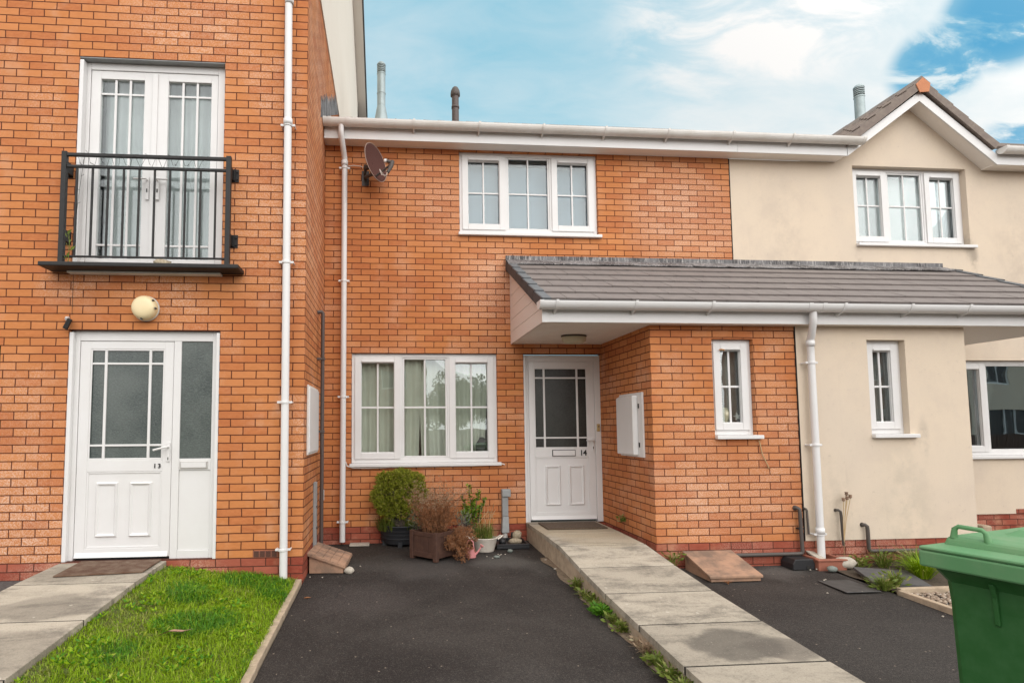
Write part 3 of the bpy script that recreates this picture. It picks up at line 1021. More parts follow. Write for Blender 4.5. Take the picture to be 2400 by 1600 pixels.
def downpipe(name, label, pts, r, clips, collars, wall_y, group=None):
    base = pts[-1]
    t = thing(name, label, 'downpipe', base, group)
    MB().tube(pts, r, 16).build('pipe', 'upvc', t)
    for (x, y, z) in collars:
        MB().lathe([(r + .001, z - .03), (r + .007, z - .03), (r + .007, z + .03), (r + .001, z + .03)], x, y, 18).build('collar', 'upvc', t)
    for (x, y, z) in clips:
        c = MB()
        c.lathe([(r + .001, z - .013), (r + .006, z - .013), (r + .006, z + .013), (r + .001, z + .013)], x, y, 18)
        for s in (-1, 1):
            c.box(x + s * (r + .002), x + s * (r + .032), y - .004, y + .004, z - .011, z + .011)
            c.tube([(x + s * (r + .026), y - .006, z), (x + s * (r + .026), wall_y - .001, z)], .008, 8)
        c.build('clip', 'upvc', t, bevel=0.002)
    return t


# ------------------------------------------------------------------ ground
def gz(y):
    """fall of the drives from the houses to the road"""
    k = [(2.0, -0.195), (0.0, -0.200), (-1.5, -0.235), (-3.0, -0.285), (-4.5, -0.325), (-9.0, -0.37), (-40, -0.40)]
    for (a, za), (b, zb) in zip(k, k[1:]):
        if y >= b:
            return za + (zb - za) * (a - y) / (a - b)
    return -0.4


def sheet(x0, x1, y0, y1, dz, ny=24, nx=10, jitter=0.0, rng=None):
    mb = MB()
    v = []
    for j in range(ny + 1):
        y = y0 + (y1 - y0) * j / ny
        for i in range(nx + 1):
            x = x0 + (x1 - x0) * i / nx
            v.append((x, y, gz(y) + dz + (rng.uniform(-jitter, jitter) if rng else 0)))
    w = nx + 1
    mb.add(v, [(j * w + i, j * w + i + 1, (j + 1) * w + i + 1, (j + 1) * w + i) for j in range(ny) for i in range(nx)], True)
    return mb


g = MB()
ys = [-600, -40, -9, -4.5, -3, -1.5, 0, 600]
gv = []
for y in ys:
    for x in (-600, 600):
        gv.append((x, y, gz(max(-40, min(y, 0))) - 0.06))
g.add(gv, [(2 * i, 2 * i + 1, 2 * i + 3, 2 * i + 2) for i in range(len(ys) - 1)])
struct(g.build('ground', 'soil'))
struct(sheet(0.0, 2.49, -9.0, -0.002, 0.0, 40, 14, 0.003, random.Random(2)).build('driveway', 'asphalt'))
struct(sheet(3.33, 5.14, -9.0, -1.382, -0.012, 40, 10, 0.002, random.Random(3)).build('driveway', 'asphalt'))
struct(sheet(3.352, 3.4745, -1.382, -0.002, 0.11, 10, 2).build('path_edge', 'bedding_dark'))
struct(MB().box(-40, 60, -17, -9.02, -0.60, -0.46).build('road', 'road'))
struct(MB().box(-40, 60, -9.02, -8.9, -0.60, -0.355).build('kerb', 'kerb_stone'))

# paving ramps: separate slabs with open joints
def ramp_z(y, prof):
    for (a, za), (b, zb) in zip(prof, prof[1:]):
        if y >= b:
            return za + (zb - za) * (a - y) / (a - b)
    return prof[-1][1]


def ramp(x0, x1, joints, prof, m, skirt, rng):
    mb = MB()
    for a, b in zip(joints, joints[1:]):
        a2, b2 = a - .010, b + .010
        za, zb = ramp_z(a2, prof), ramp_z(b2, prof)
        e = rng.uniform(-.003, .003)
        mb.hexa([(x0 + e, b2, zb - .05), (x1 + e, b2, zb - .05), (x1 + e, a2, za - .05), (x0 + e, a2, za - .05), (x0 + e, b2, zb), (x1 + e, b2, zb), (x1 + e, a2, za), (x0 + e, a2, za)])
    jn = MB()
    for b in joints[1:-1]:
        zb = ramp_z(b, prof)
        jn.box(x0 + .004, x1 - .004, b - .0098, b + .0098, zb - .05, zb - .0045)
    struct(jn.build('ramp_joint', 'joint_dark'))
    return mb.build('ramp', m, bevel=0.004)


P14 = [(0, 0.018), (-0.8, 0.018), (-1.4, 0.008), (-2.0, -0.062), (-2.6, -0.118), (-3.2, -0.158), (-3.8, -0.192), (-4.4, -0.222), (-9, -0.36)]
struct(ramp(2.475, 3.35, [-0.005, -0.8, -1.4, -2.0, -2.6, -3.2, -3.8, -4.4, -5.0, -5.6, -6.2, -6.8, -7.4, -8.0, -8.6], P14, 'slab', True, random.Random(4)))
sk = MB()
for a, b in zip([0.0, -0.8, -1.4, -2.0, -2.6, -3.2, -3.8, -4.4], [-0.8, -1.4, -2.0, -2.6, -3.2, -3.8, -4.4, -8.6]):
    za, zb = ramp_z(a, P14) - .03, ramp_z(b, P14) - .03
    sk.hexa([(2.482, b, -0.45), (3.345, b, -0.45), (3.345, a - .001, -0.45), (2.482, a - .001, -0.45), (2.482, b, zb), (3.345, b, zb), (3.345, a - .001, za), (2.482, a - .001, za)])
struct(sk.build('ramp_side', 'kerb_stone'))
# strip of dirt and old bedding against the ramp foot
dirt = MB()
rg = random.Random(12)
v = []
for k in range(41):
    y = -0.9 - k * 0.09
    w = 0.065 + 0.022 * sin(k * 0.9) + rg.uniform(0, .02)
    v += [(2.484, y, gz(y) + 0.012), (2.484 - w, y, gz(y) + 0.005)]
dirt.add(v, [(2 * i, 2 * i + 1, 2 * i + 3, 2 * i + 2) for i in range(40)])
struct(dirt.build('path_edge', 'earth'))

P13 = [(-1.5, 0.0), (-2.2, -0.022), (-3.0, -0.070), (-3.8, -0.122), (-4.4, -0.165), (-9, -0.36)]
struct(ramp(-2.14, -1.215, [-1.58, -2.23, -3.0, -3.79, -4.4, -5.0, -5.6, -6.2, -6.8, -7.4, -8.0], P13, 'slab_left', True, random.Random(5)))
sk = MB()
for a, b in zip([-1.58, -2.2, -3.0, -3.8, -4.4], [-2.2, -3.0, -3.8, -4.4, -8.0]):
    za, zb = ramp_z(a, P13) - .035, ramp_z(b, P13) - .035
    sk.hexa([(-2.135, b, -0.45), (-1.22, b, -0.45), (-1.22, a, -0.45), (-2.135, a, -0.45), (-2.135, b, zb), (-1.22, b, zb), (-1.22, a, za), (-2.135, a, za)])
struct(sk.build('ramp_side', 'kerb_stone'))


def lawn_z(x, y):
    t = max(0, min(1, (x + 1.22) / 1.17))
    zp = ramp_z(y, P13) - 0.035
    zk = gz(y) + 0.05
    return zp + (zk - zp) * (t ** 0.8)


lw = MB()
v = []
nx, ny = 12, 30
for j in range(ny + 1):
    y = -1.577 - 4.4 * j / ny
    for i in range(nx + 1):
        x = -1.222 + 1.16 * i / nx
        v.append((x, y, lawn_z(x, y) - 0.012))
lw.add(v, [(j * (nx + 1) + i, j * (nx + 1) + i + 1, (j + 1) * (nx + 1) + i + 1, (j + 1) * (nx + 1) + i) for j in range(ny) for i in range(nx)], True)
struct(lw.build('lawn_soil', 'turf'))
struct(MB().hexa([(-6, -9, -0.5), (-2.14, -9, -0.5), (-2.14, -1.577, -0.5), (-6, -1.577, -0.5), (-6, -9, -0.37), (-2.14, -9, -0.37), (-2.14, -1.577, -0.15), (-6, -1.577, -0.15)]).build('side_yard', 'bedding_dark'))

# concrete edging strips
ed = MB()
for k in range(8):
    a, b = -1.60 - k * 0.9, -1.60 - (k + 1) * 0.9 + .006
    jx = RNG.uniform(-.006, .006)
    ed.hexa([(-.058 + jx, b, -.5), (-.004 + jx, b, -.5), (-.004 + jx, a, -.5), (-.058 + jx, a, -.5), (-.058 + jx, b, gz(b) + .045), (-.004 + jx, b, gz(b) + .045), (-.004 + jx, a, gz(a) + .045), (-.058 + jx, a, gz(a) + .045)])
struct(ed.build('kerb', 'kerb_stone', bevel=0.006))
ed = MB()
ed.hexa([(5.142, -6.0, -.5), (5.192, -6.0, -.5), (5.192, -2.36, -.5), (5.142, -2.36, -.5), (5.142, -6.0, gz(-6) + .04), (5.192, -6.0, gz(-6) + .04), (5.192, -2.36, gz(-2.36) + .03), (5.142, -2.36, gz(-2.36) + .03)])
ed.box(5.194, 9.0, -2.34, -2.29, -.5, gz(-2.3) + .032)
struct(ed.build('kerb', 'kerb_stone', bevel=0.006))
struct(sheet(5.19, 9.0, -2.29, -1.382, -0.01, 10, 20, 0.012, random.Random(9)).build('bed_soil', 'soil'))
struct(sheet(5.192, 9.0, -6.0, -2.342, -0.015, 12, 12).build('gravel_bed', 'bedding_dark'))
# gravel
gr = MB()
rg = random.Random(21)
for _ in range(2600):
    x, y = rg.uniform(5.20, 6.6), rg.uniform(-3.4, -2.36)
    r = rg.uniform(.007, .017)
    gr.blob((x, y, gz(y) - .008 + r * .4), (r * rg.uniform(.8, 1.4), r * rg.uniform(.8, 1.4), r * .75), rg, .2, 1)
struct(tag(gr.build('gravel', 'pebble'), 'brown and grey gravel filling the bed behind the green bin', 'gravel'), 'stuff')

# ------------------------------------------------------------------ house on the left (number 13)
YL = -1.575
h13 = thing('terraced_house', 'tall orange brick house with black balcony and white door numbered 13', 'house', (-2.0, 0, 0))
w = MB()
wall(w, 'y', YL, YL + .1, -6.2, 0.0, 0.0, 9.4, [(-2.1375, -.7875, 0.0, 2.1), (-2.1375, -.7875, 2.66, 4.725), (-3.75, -2.725, 0.1, 1.95)])
w.box(-6.2, -6.1, YL + .1, 7, 0, 9.4)
wall(w, 'x', -0.1, 0.0, YL + .1, 7.0, 0.0, 6.12)
w.build('wall', 'brick_left', h13)
w = MB()
wall(w, 'y', YL, YL + .1, -6.2, 0.0, -0.45, 0.0)
wall(w, 'x', -0.1, 0.0, YL + .1, 7.0, -0.45, -0.0)
w.build('plinth', 'red_left', h13)
w = MB()
w.prism([(YL + .1, 6.12), (7.0, 6.12), (7.0, 9.38), (2.71, 11.55), (YL + .1, 9.38)], 'x', -0.09, 0.014)
w.build('gable_render', 'cream_pale', h13)
zr = lambda y: 9.9 - 0.505 * (y - 6.0)
w = MB()
w.hexa([(0.014, 2.7, zr(2.7)), (0.215, 2.7, zr(2.7)), (0.215, 7.4, zr(7.4)), (0.014, 7.4, zr(7.4)), (0.014, 2.7, zr(2.7) + .02), (0.215, 2.7, zr(2.7) + .02), (0.215, 7.4, zr(7.4) + .02), (0.014, 7.4, zr(7.4) + .02)])
w.build('verge_soffit', 'soffit', h13)
w = MB()
w.hexa([(-6.3, 2.7, zr(2.7) + .021), (.245, 2.7, zr(2.7) + .021), (.245, 7.5, zr(7.5) + .021), (-6.3, 7.5, zr(7.5) + .021), (-6.3, 2.7, zr(2.7) + .22), (.245, 2.7, zr(2.7) + .22), (.245, 7.5, zr(7.5) + .22), (-6.3, 7.5, zr(7.5) + .22)])
zf = lambda y: 11.57 - 0.52 * (2.7 - y)
w.hexa([(-6.3, -1.9, zf(-1.9)), (.245, -1.9, zf(-1.9)), (.245, 2.699, zf(2.699)), (-6.3, 2.699, zf(2.699)), (-6.3, -1.9, zf(-1.9) + .22), (.245, -1.9, zf(-1.9) + .22), (.245, 2.699, zf(2.699) + .22), (-6.3, 2.699, zf(2.699) + .22)])
w.build('roof', 'tile_dark', h13)
# stepped lead flashing where the lower roof meets this wall
fl = MB()
rz = lambda y: 4.955 + 0.577 * (y + 0.33)
y = -0.50
rg = random.Random(31)
for k in range(24):
    y2 = y + 0.17
    top = rz(y) + 0.24 + rg.uniform(-.03, .03)
    fl.hexa([(0.0, y, rz(y) - .05), (0.006, y, rz(y) - .05), (0.006, y2, rz(y2) - .05), (0.0, y2, rz(y2) - .05), (0.0, y, top), (0.006, y, top), (0.006, y2, top), (0.0, y2, top)])
    y = y2 + .0005
fl.build('flashing', 'lead', h13)
# front door with side light
fr = MB()
DY = YL + .05
fr.box(-2.1375, -2.062, DY, DY + .07, 0.0, 2.1)
fr.box(-1.217, -1.150, DY, DY + .07, 0.0, 2.005)
fr.box(-.865, -.7875, DY, DY + .07, 0.0, 2.1)
fr.box(-2.062, -.865, DY, DY + .07, 2.006, 2.1)
fr.box(-1.150, -.865, DY, DY + .07, 0.0, 0.075)
fr.box(-1.150, -.865, DY, DY + .07, 0.805, 0.910)
fr.box(-1.150, -.865, DY + .012, DY + .06, 0.075, 0.805)
fr.box(-2.1375, -2.10, YL + .004, DY - .001, 0.0, 2.08)
fr.box(-.820, -.7875, YL + .004, DY - .001, 0.0, 2.08)
dfr = fr.build('door_frame', 'upvc', h13, bevel=0.004)
MB().box(-1.152, -.863, DY + .014, DY + .024, 0.908, 2.008).build('glass_panel', 'frosted', dfr)
lb = MB()
lb.box(-1.140, -.888, DY - .010, DY - .0005, 0.817, 0.887)
lb.build('letterbox', 'chrome', dfr, bevel=0.004)
MB().box(-1.128, -.902, DY - .014, DY - .0105, 0.827, 0.877).build('letter_flap', 'upvc', dfr, bevel=0.003)
d13 = door_leaf(h13, DY + .006, -2.058, -1.221, 0.022, 2.002, -1.968, -1.301, 0.905, 1.932, (-1.832, -1.434), (1.795, 1.037), -1.976, -1.297, 0.105, 0.797,
                ((-1.885, -1.688, .203, .702), (-1.588, -1.388, .203, .702)), 'frosted')
hd = MB()
hd.box(-1.262, -1.232, DY - .006, DY + .005, 0.885, 1.06)
hd.tube([(-1.247, DY - .004, 1.02), (-1.247, DY - .045, 1.02), (-1.262, DY - .052, 1.018), (-1.365, DY - .05, 0.992)], .010, 8)
hd.build('handle', 'upvc', d13, bevel=0.003)
MB().box(-1.251, -1.243, DY - .009, DY - .0065, 0.90, 0.925).build('keyhole', 'dark_gap', d13)
text_mesh('digit', '1', 0.056, (-1.366, DY + .002, 0.827), 'number_black', d13, 0.003, 0.0012)
text_mesh('digit', '3', 0.056, (-1.325, DY + .002, 0.827), 'number_black', d13, 0.003, 0.0012)
# French doors
FY = YL + .075
fr = MB()
fr.box(-2.1375, -2.068, FY, FY + .07, 2.70, 4.715)
fr.box(-.872, -.7875, FY, FY + .07, 2.70, 4.715)
fr.box(-2.068, -.872, FY, FY + .07, 4.645, 4.715)
fr.box(-2.068, -.872, FY, FY + .07, 2.662, 2.715)
fr.box(-2.1375, -2.10, YL + .004, FY - .001, 2.662, 4.70)
fd = fr.build('french_door', 'upvc', h13, bevel=0.004)
lf = MB()
gl = MB()
for (a, b, ga, gb) in ((-2.064, -1.4665, -1.975, -1.570), (-1.4635, -.876, -1.345, -.938)):
    y0 = FY + .008
    lf.box(a, ga, y0, y0 + .05, 2.72, 4.641)
    lf.box(gb, b, y0, y0 + .05, 2.72, 4.641)
    lf.box(ga, gb, y0, y0 + .05, 4.562, 4.641)
    lf.box(ga, gb, y0, y0 + .05, 2.72, 2.797)
    for k in (1, 2):
        cx = ga + (gb - ga) * k / 3
        lf.box(cx - .011, cx + .011, y0 + .010, y0 + .024, 2.797, 4.562)
    for zz in (4.418, 2.930):
        lf.box(ga, gb, y0 + .012, y0 + .022, zz - .010, zz + .010)
    gl.box(ga - .003, gb + .003, y0 + .027, y0 + .037, 2.794, 4.565)
lf.box(-1.49, -1.44, FY - .006, FY + .0075, 2.73, 4.63)
lf.build('door_leaf', 'upvc', fd, bevel=0.003)
gl.build('pane', 'glass_upper', fd)
for cx in (-1.512, -1.418):
    hdl = MB()
    hdl.box(cx - .016, cx + .016, FY - .014, FY - .0065, 3.37, 3.60)
    hdl.tube([(cx, FY - .012, 3.56), (cx, FY - .05, 3.56), (cx + (-.11 if cx < -1.46 else .11), FY - .05, 3.555)], .009, 8)
    hdl.build('handle', 'upvc', fd, bevel=0.003)
    MB().box(cx - .005, cx + .005, FY - .018, FY - .0145, 3.44, 3.475).build('keyhole', 'dark_gap', fd)
# lintel edge, trim under the balcony board, air brick
MB().box(-2.137, -.788, YL + .004, YL + .08, 4.7155, 4.7245).build('lintel', 'conduit', h13)
MB().box(-2.14, -.775, YL - .075, YL - .002, 2.615, 2.632).build('drip_trim', 'upvc_dirty', h13)
ab = MB()
ab.box(-.452, -.230, YL - .006, YL - .001, 0.004, 0.068)
abo = ab.build('air_brick', 'terracotta', h13)
sl = MB()
for i in range(4):
    for k in range(7):
        x0 = -.445 + i * .0535
        sl.box(x0, x0 + .046, YL - .008, YL - .0065, .010 + k * .0078, .010 + k * .0078 + .0042)
sl.build('air_slot', 'dark_gap', abo)
dd = MB()
dd.box(-3.75, -2.725, YL + .055, YL + .095, 0.1, 1.95)
o = dd.build('door', 'dark_gap', h13)
o['label'] = 'dark doorway at the left edge'
room(h13, -2.5, -.4, YL + .15, 2.0, 2.62, 4.9, 'room_pale')

bl = thing('juliet_balcony', 'black metal juliet balcony railing in front of the white french doors', 'balcony', (-1.45, -1.72, 2.63))
RY = -1.70
MB().box(-2.31, -.575, -1.80, YL - .003, 2.636, 2.676).build('base_board', 'black_metal', bl, bevel=0.008)
for x in (-2.165, -.700):
    MB().box(x - .022, x + .022, RY - .022, RY + .022, 2.677, 3.725).build('post', 'black_metal', bl, bevel=0.003)
MB().box(-2.142, -.723, RY - .020, RY + .012, 3.683, 3.712).build('rail', 'black_metal', bl, bevel=0.003)
MB().box(-2.142, -.723, RY - .014, RY + .014, 3.578, 3.602).build('rail', 'black_metal', bl, bevel=0.003)
MB().box(-2.142, -.723, RY - .012, RY + .012, 2.742, 2.758).build('rail', 'black_metal', bl, bevel=0.003)
for k in range(10):
    x = -2.055 + k * 0.1375
    MB().box(x - .008, x + .008, RY - .008, RY + .008, 2.7585, 3.5775).build('baluster', 'black_metal', bl)
for (sx, px) in ((-1, -2.187), (1, -.678)):
    for zc in (3.595, 2.955):
        b = MB()
        q = px - sx * .022
        b.box(q - .014, q + .014, RY + .0225, YL - .0085, zc - .05, zc + .05)
        b.box(q - sx * .014, q + sx * .062, YL - .008, YL - .001, zc - .062, zc + .062)
        b.box(q + sx * .018, q + sx * .030, YL - .030, YL - .0085, zc - .055, zc + .055)
        for dz in (-.035, .035):
            b.tube([(q + sx * .047, YL - .0085, zc + dz), (q + sx * .047, YL - .02, zc + dz)], .009, 6)
        b.build('bracket', 'black_metal', bl)
# fairy light wire wound round the top rails
fw_ = MB()
rg = random.Random(14)
px = -2.09
pts = []
for k in range(46):
    x = -2.09 + k * 0.026
    z = 3.60 + (0.10 if k % 4 < 2 else 0.01) + rg.uniform(-.02, .02)
    pts.append((x, RY + rg.uniform(-.025, .03), z))
    if k % 2:
        fw_.tube([pts[-1], (x + rg.uniform(-.03, .03), RY - .03, z + rg.uniform(-.04, .03))], .0022, 4)
fw_.tube(pts, .0018, 4)
fw_.tube([(-2.0, RY - .0, 3.66), (-2.03, RY - .01, 3.3), (-2.075, RY + .02, 2.9), (-2.10, RY + .04, 2.72), (-2.115, YL - .01, 2.60), (-2.115, YL - .008, 2.24)], .002, 4)
for k in range(6):
    z = 3.5 - k * .13
    x = -2.01 - .08 * (3.6 - z) / 0.9
    fw_.tube([(x, RY, z), (x + (-.03 if k % 2 else .03), RY - .01, z + .012)], .002, 4)
tag(fw_.build('light_string', 'wire_black', origin=(-1.5, RY, 3.6)), 'thin black fairy light wire wound along the balcony top rail', 'light string')
rg = random.Random(5)
tag(MB().blob((-1.29, -1.69, 2.700), (.085, .045, .034), rg, .22).build('stone', 'stone', origin=(-1.29, -1.69, 2.68)), 'flat brown stone lying on the black balcony board', 'stone')
sp = MB()
for k in range(9):
    a = rg.uniform(0, 2 * pi)
    z = 2.70 + k * .03
    x = -2.085 + rg.uniform(-.02, .03)
    sp.add([(x, -1.735, z), (x + .03 * cos(a), -1.735 + .012 * sin(a), z + .02), (x + .045 * cos(a), -1.735, z + .05), (x + .01 * cos(a), -1.745, z + .03)], [(0, 1, 2, 3)])
spo = thing('weed', 'small yellow green weed sprouting at the left balcony post', 'weed', (-2.085, -1.735, 2.68))
sp.build('leaf', 'weed', spo)
MB().tube([(-2.085, -1.735, 2.677), (-2.08, -1.735, 2.85), (-2.09, -1.735, 2.98)], .003, 5).build('stem', 'weed', spo)

lp = thing('wall_lamp', 'round cream bulkhead wall lamp above door 13', 'lamp', (-1.455, YL, 2.30))
sh = MB()
sh.lathe([(0.0, .112), (.05, .111), (.085, .104), (.104, .088), (.112, .06), (.112, .02)], 0, 0, 32)
sh.xform(Matrix.Translation((-1.455, YL, 2.30)) @ Matrix.Rotation(pi / 2, 4, 'X'))
sh.build('lamp_shade', 'lamp_cream', lp)
bs = MB()
bs.lathe([(0, .0205), (.118, .0205), (.118, .001), (0, .001)], 0, 0, 32)
bs.xform(Matrix.Translation((-1.455, YL, 2.30)) @ Matrix.Rotation(pi / 2, 4, 'X'))
bs.build('back_plate', 'upvc_dirty', lp)
for (dx, dz) in ((.088, .062), (-.01, -.108), (.112, -.01)):
    MB().tube([(-1.455 + dx, YL - .07, 2.30 + dz), (-1.455 + dx, YL - .10, 2.30 + dz)], .008, 6).build('screw', 'plastic_grey', lp)

se = thing('sensor', 'small black outdoor sensor on a white bracket above door 13', 'sensor', (-2.14, YL, 2.17))
b = MB().box(-.018, .018, -.03, .03, -.05, .05)
b.xform(Matrix.Translation((-2.125, YL - .055, 2.145)) @ Matrix.Rotation(radians(25), 4, 'Y') @ Matrix.Rotation(radians(20), 4, 'Z'))
b.build('body', 'black_metal', se, bevel=0.005)
MB().tube([(-2.15, YL - .001, 2.21), (-2.15, YL - .03, 2.205), (-2.14, YL - .05, 2.19)], .014, 8).build('bracket', 'upvc', se)

downpipe('downpipe', 'long white downpipe down the brick corner of the tall house', [(-.180, -1.645, 5.9), (-.172, -1.645, 4.1), (-.165, -1.645, -.17)], .036,
         [(-.1715, -1.645, z) for z in (4.08, 2.745, 1.425, .083)], [(-.172, -1.645, 5.33), (-.1715, -1.645, 4.11)], YL)

mb_ = thing('meter_box', 'white meter box on the side wall of the tall house', 'meter box', (0, -1.05, .94))
MB().box(0.001, .03, -1.41, -.70, .945, 1.585).build('door', 'upvc', mb_, bevel=0.008)
MB().box(0.0005, .018, -1.43, -.68, .925, 1.605).build('frame', 'upvc_dirty', mb_, bevel=0.004)
t = thing('waste_pipe', 'dark brown waste pipe rising in the corner beside the tall house', 'pipe', (.05, -.6, -.05))
MB().tube([(.001, -.66, 2.47), (.05, -.66, 2.475), (.06, -.655, 2.46), (.06, -.65, 2.40), (.06, -.65, 1.0), (.06, -.65, -.12)], .021, 10).build('pipe', 'pipe_brown', t)
for z in (1.95, 1.15):
    MB().box(.001, .085, -.68, -.62, z - .012, z + .012).build('clip', 'pipe_brown', t)
t = thing('conduit', 'grey cable conduit fixed low on the side wall behind the waste pipe', 'conduit', (.03, -.85, -.1))
MB().box(.001, .035, -.90, -.83, -.12, .62).build('cover', 'conduit', t, bevel=0.004)
MB().box(.0355, .042, -.905, -.825, .36, .375).build('strap', 'pipe_brown', t)
MB().box(.0355, .042, -.905, -.825, .14, .155).build('strap', 'pipe_brown', t)
tag(MB().box(.001, .05, -.36, -.29, .36, .48).build('junction_box', 'upvc', bevel=0.006, origin=(.02, -.33, .36)), 'tiny white junction box beside the corner waste pipe', 'junction box')

# ------------------------------------------------------------------ house in the middle (number 14)
XP = 5.2875
h14 = thing('terraced_house', 'orange brick house with white door numbered 14 and satellite dish', 'house', (2.6, 0, 0))
w = MB()
wall(w, 'y', 0.0, 0.1, 0.001, XP, 0.0, 5.0, [(.3375, 2.1375, .745, 2.1), (2.475, 3.474, 0.0, 2.1), (1.6875, 3.4875, 3.63, 4.705)])
w.build('wall', 'brick_main', h14)
w = MB()
wall(w, 'y', 0.0, 0.1, 0.001, XP, -0.45, 0.0)
w.build('plinth', 'red_main', h14)
XE, YE = 3.475, -1.38
w = MB()
wall(w, 'y', YE, YE + .1, XE, 5.057, 0.0, 2.224, [(4.14, 4.59, 1.075, 2.085)])
wall(w, 'x', XE, XE + .1, YE + .1, -0.0005, 0.0, 2.224)
wl = w.build('porch_wall', 'brick_porch', h14)
w = MB()
wall(w, 'y', YE, YE + .1, XE, 5.057, -0.45, 0.0)
wall(w, 'x', XE, XE + .1, YE + .1, -0.0005, -0.45, 0.0)
w.build('plinth', 'red_porch', h14)
room(h14, 3.64, 5.0, YE + .12, -.05, 0.6, 2.2)
room(h14, .1, 2.4, .115, 3.5, 0.0, 2.4)
room(h14, 1.4, 3.8, .115, 3.5, 2.75, 4.9, 'room_pale')
window(h14, 0.0, .3375, 2.1375, .745, 2.1, .035, [(.555, 'sash', 1, 1), (.57, 'fixed', 1, 1), (.555, 'sash', 1, 1)], barz=.50)
window(h14, 0.0, 1.6875, 3.4875, 3.63, 4.705, .035, [(.555, 'sash', 1, 1), (.57, 'fixed', 1, 1), (.555, 'sash', 1, 1)], glass='glass_upper', barz=.50)
wp = window(h14, YE, 4.14, 4.59, 1.075, 2.085, .055, [(1, 'sash', 1, 1)], barz=.50, sill_r=.05, sill_l=.0)
MB().tube([(4.235, YE + .022, 1.975), (4.26, YE + .020, 1.978), (4.29, YE + .022, 1.972)], .007, 6).build('rust_stain', 'rust', wp)
# door 14
DY = .045
fr = MB()
fr.box(2.475, 2.546, DY, DY + .07, 0.0, 2.09)
fr.box(3.398, 3.4735, DY, DY + .07, 0.0, 2.09)
fr.box(2.546, 3.398, DY, DY + .07, 2.012, 2.09)
fr.box(2.475, 2.50, .004, DY - .001, 0.0, 2.08)
dfr = fr.build('door_frame', 'upvc', h14, bevel=0.004)
d14 = door_leaf(h14, DY + .006, 2.549, 3.395, 0.03, 2.009, 2.616, 3.305, .915, 1.932, (2.748, 3.174), (1.803, 1.047), 2.634, 3.330, .108, .805,
                ((2.742, 2.940, .205, .702), (3.042, 3.243, .205, .702)), 'frosted_dark')
MB().box(2.835, 3.132, DY - .006, DY + .0055, .818, .897).build('letterbox', 'number_black', d14)
MB().box(2.842, 3.125, DY - .012, DY - .0065, .824, .890).build('letter_flap', 'upvc', d14, bevel=0.003)
hd = MB()
hd.box(3.350, 3.378, DY - .006, DY + .005, 0.865, 1.04)
hd.tube([(3.364, DY - .004, 1.012), (3.364, DY - .045, 1.012), (3.35, DY - .052, 1.012), (3.262, DY - .05, 1.014)], .009, 8)
hd.build('handle', 'upvc', d14, bevel=0.003)
MB().box(3.359, 3.368, DY - .009, DY - .0065, .905, .935).build('keyhole', 'dark_gap', d14)
text_mesh('digit', '1', 0.098, (3.212, DY + .002, 0.824), 'number_black', d14, 0.003, 0.002)
text_mesh('digit', '4', 0.098, (3.256, DY + .002, 0.824), 'number_black', d14, 0.003, 0.002)
MB().box(3.415, 3.452, DY - .022, DY - .0005, 1.125, 1.218).build('door_bell', 'brass', dfr, bevel=0.005)
MB().tube([(3.434, DY - .0225, 1.185), (3.434, DY - .027, 1.185)], .008, 8).build('bell_button', 'number_black', dfr)

# main eaves over both houses: roof, gutter, fascia, soffit belong to the house they stand on
XG0, XG1, XGA = 6.807, 8.945, 7.874                  # foot and apex of the gable bargeboards


def roof_tiles(mb, x0, x1, ye, ze, slope, length):
    n = int((x1 - x0) / 0.15)
    up_ = Vector((0, cos(slope), sin(slope)))
    nrm = Vector((0, -sin(slope), cos(slope)))
    th = 0.03
    a = Vector((0, ye, ze))
    pts = []
    k = 0
    while True:
        x = x0 + k * 0.30
        if x >= x1:
            break
        xe = min(x + 0.30, x1)
        p0, p1 = a, a + up_ * length
        mb.hexa([(x, *(p0 - nrm * th)[1:]), (xe, *(p0 - nrm * th)[1:]), (xe, *(p1 - nrm * th)[1:]), (x, *(p1 - nrm * th)[1:]), (x, *p0[1:]), (xe, *p0[1:]), (xe, *p1[1:]), (x, *p1[1:])])
        q0, q1 = a - up_ * .002, a + up_ * (length - .01)
        mb.tube([(x + .02, q0.y, q0.z + .002), (x + .02, q1.y, q1.z + .002)], .019, 6)
        k += 1


def eave(parent, x0, x1, zb, brackets, xw0, xw1, el=True, er=True, joints=()):
    MB().box(x0, x1, -.205, -.19, zb - .008, zb + .190).build('fascia', 'upvc', parent, bevel=0.003)
    MB().box(xw0, xw1, -.1895, -.0005, zb + .002, zb + .014).build('soffit', 'soffit', parent)
    return gutter(parent, x0, x1, -.276, zb + .188, .068, brackets, el, er, joints=joints)


PITCH = radians(29.2)
eave(h14, 0.008, XP, 4.718, [1.1, 1.906, 2.705, 3.497, 4.315], 0.001, XP, True, False, joints=(.085, .30))
r = MB()
roof_tiles(r, 0.012, XP - .001, -.285, 4.905, PITCH, 5.6)
r.build('roof', 'tile_brown', h14)
downpipe('downpipe', 'white downpipe with a bent top beside the satellite dish', [(.218, -.276, 4.86), (.218, -.276, 4.77), (.222, -.255, 4.71), (.24, -.13, 4.57), (.247, -.085, 4.52), (.247, -.075, 4.45), (.240, -.075, -.16)], .034,
         [(.2465, -.075, 4.40), (.2455, -.075, 2.98), (.2435, -.075, 1.56), (.2405, -.075, .072)], [(.247, -.075, 4.46)], 0.0)
dp = [o for o in bpy.data.objects if o.name.startswith('downpipe')][-1]

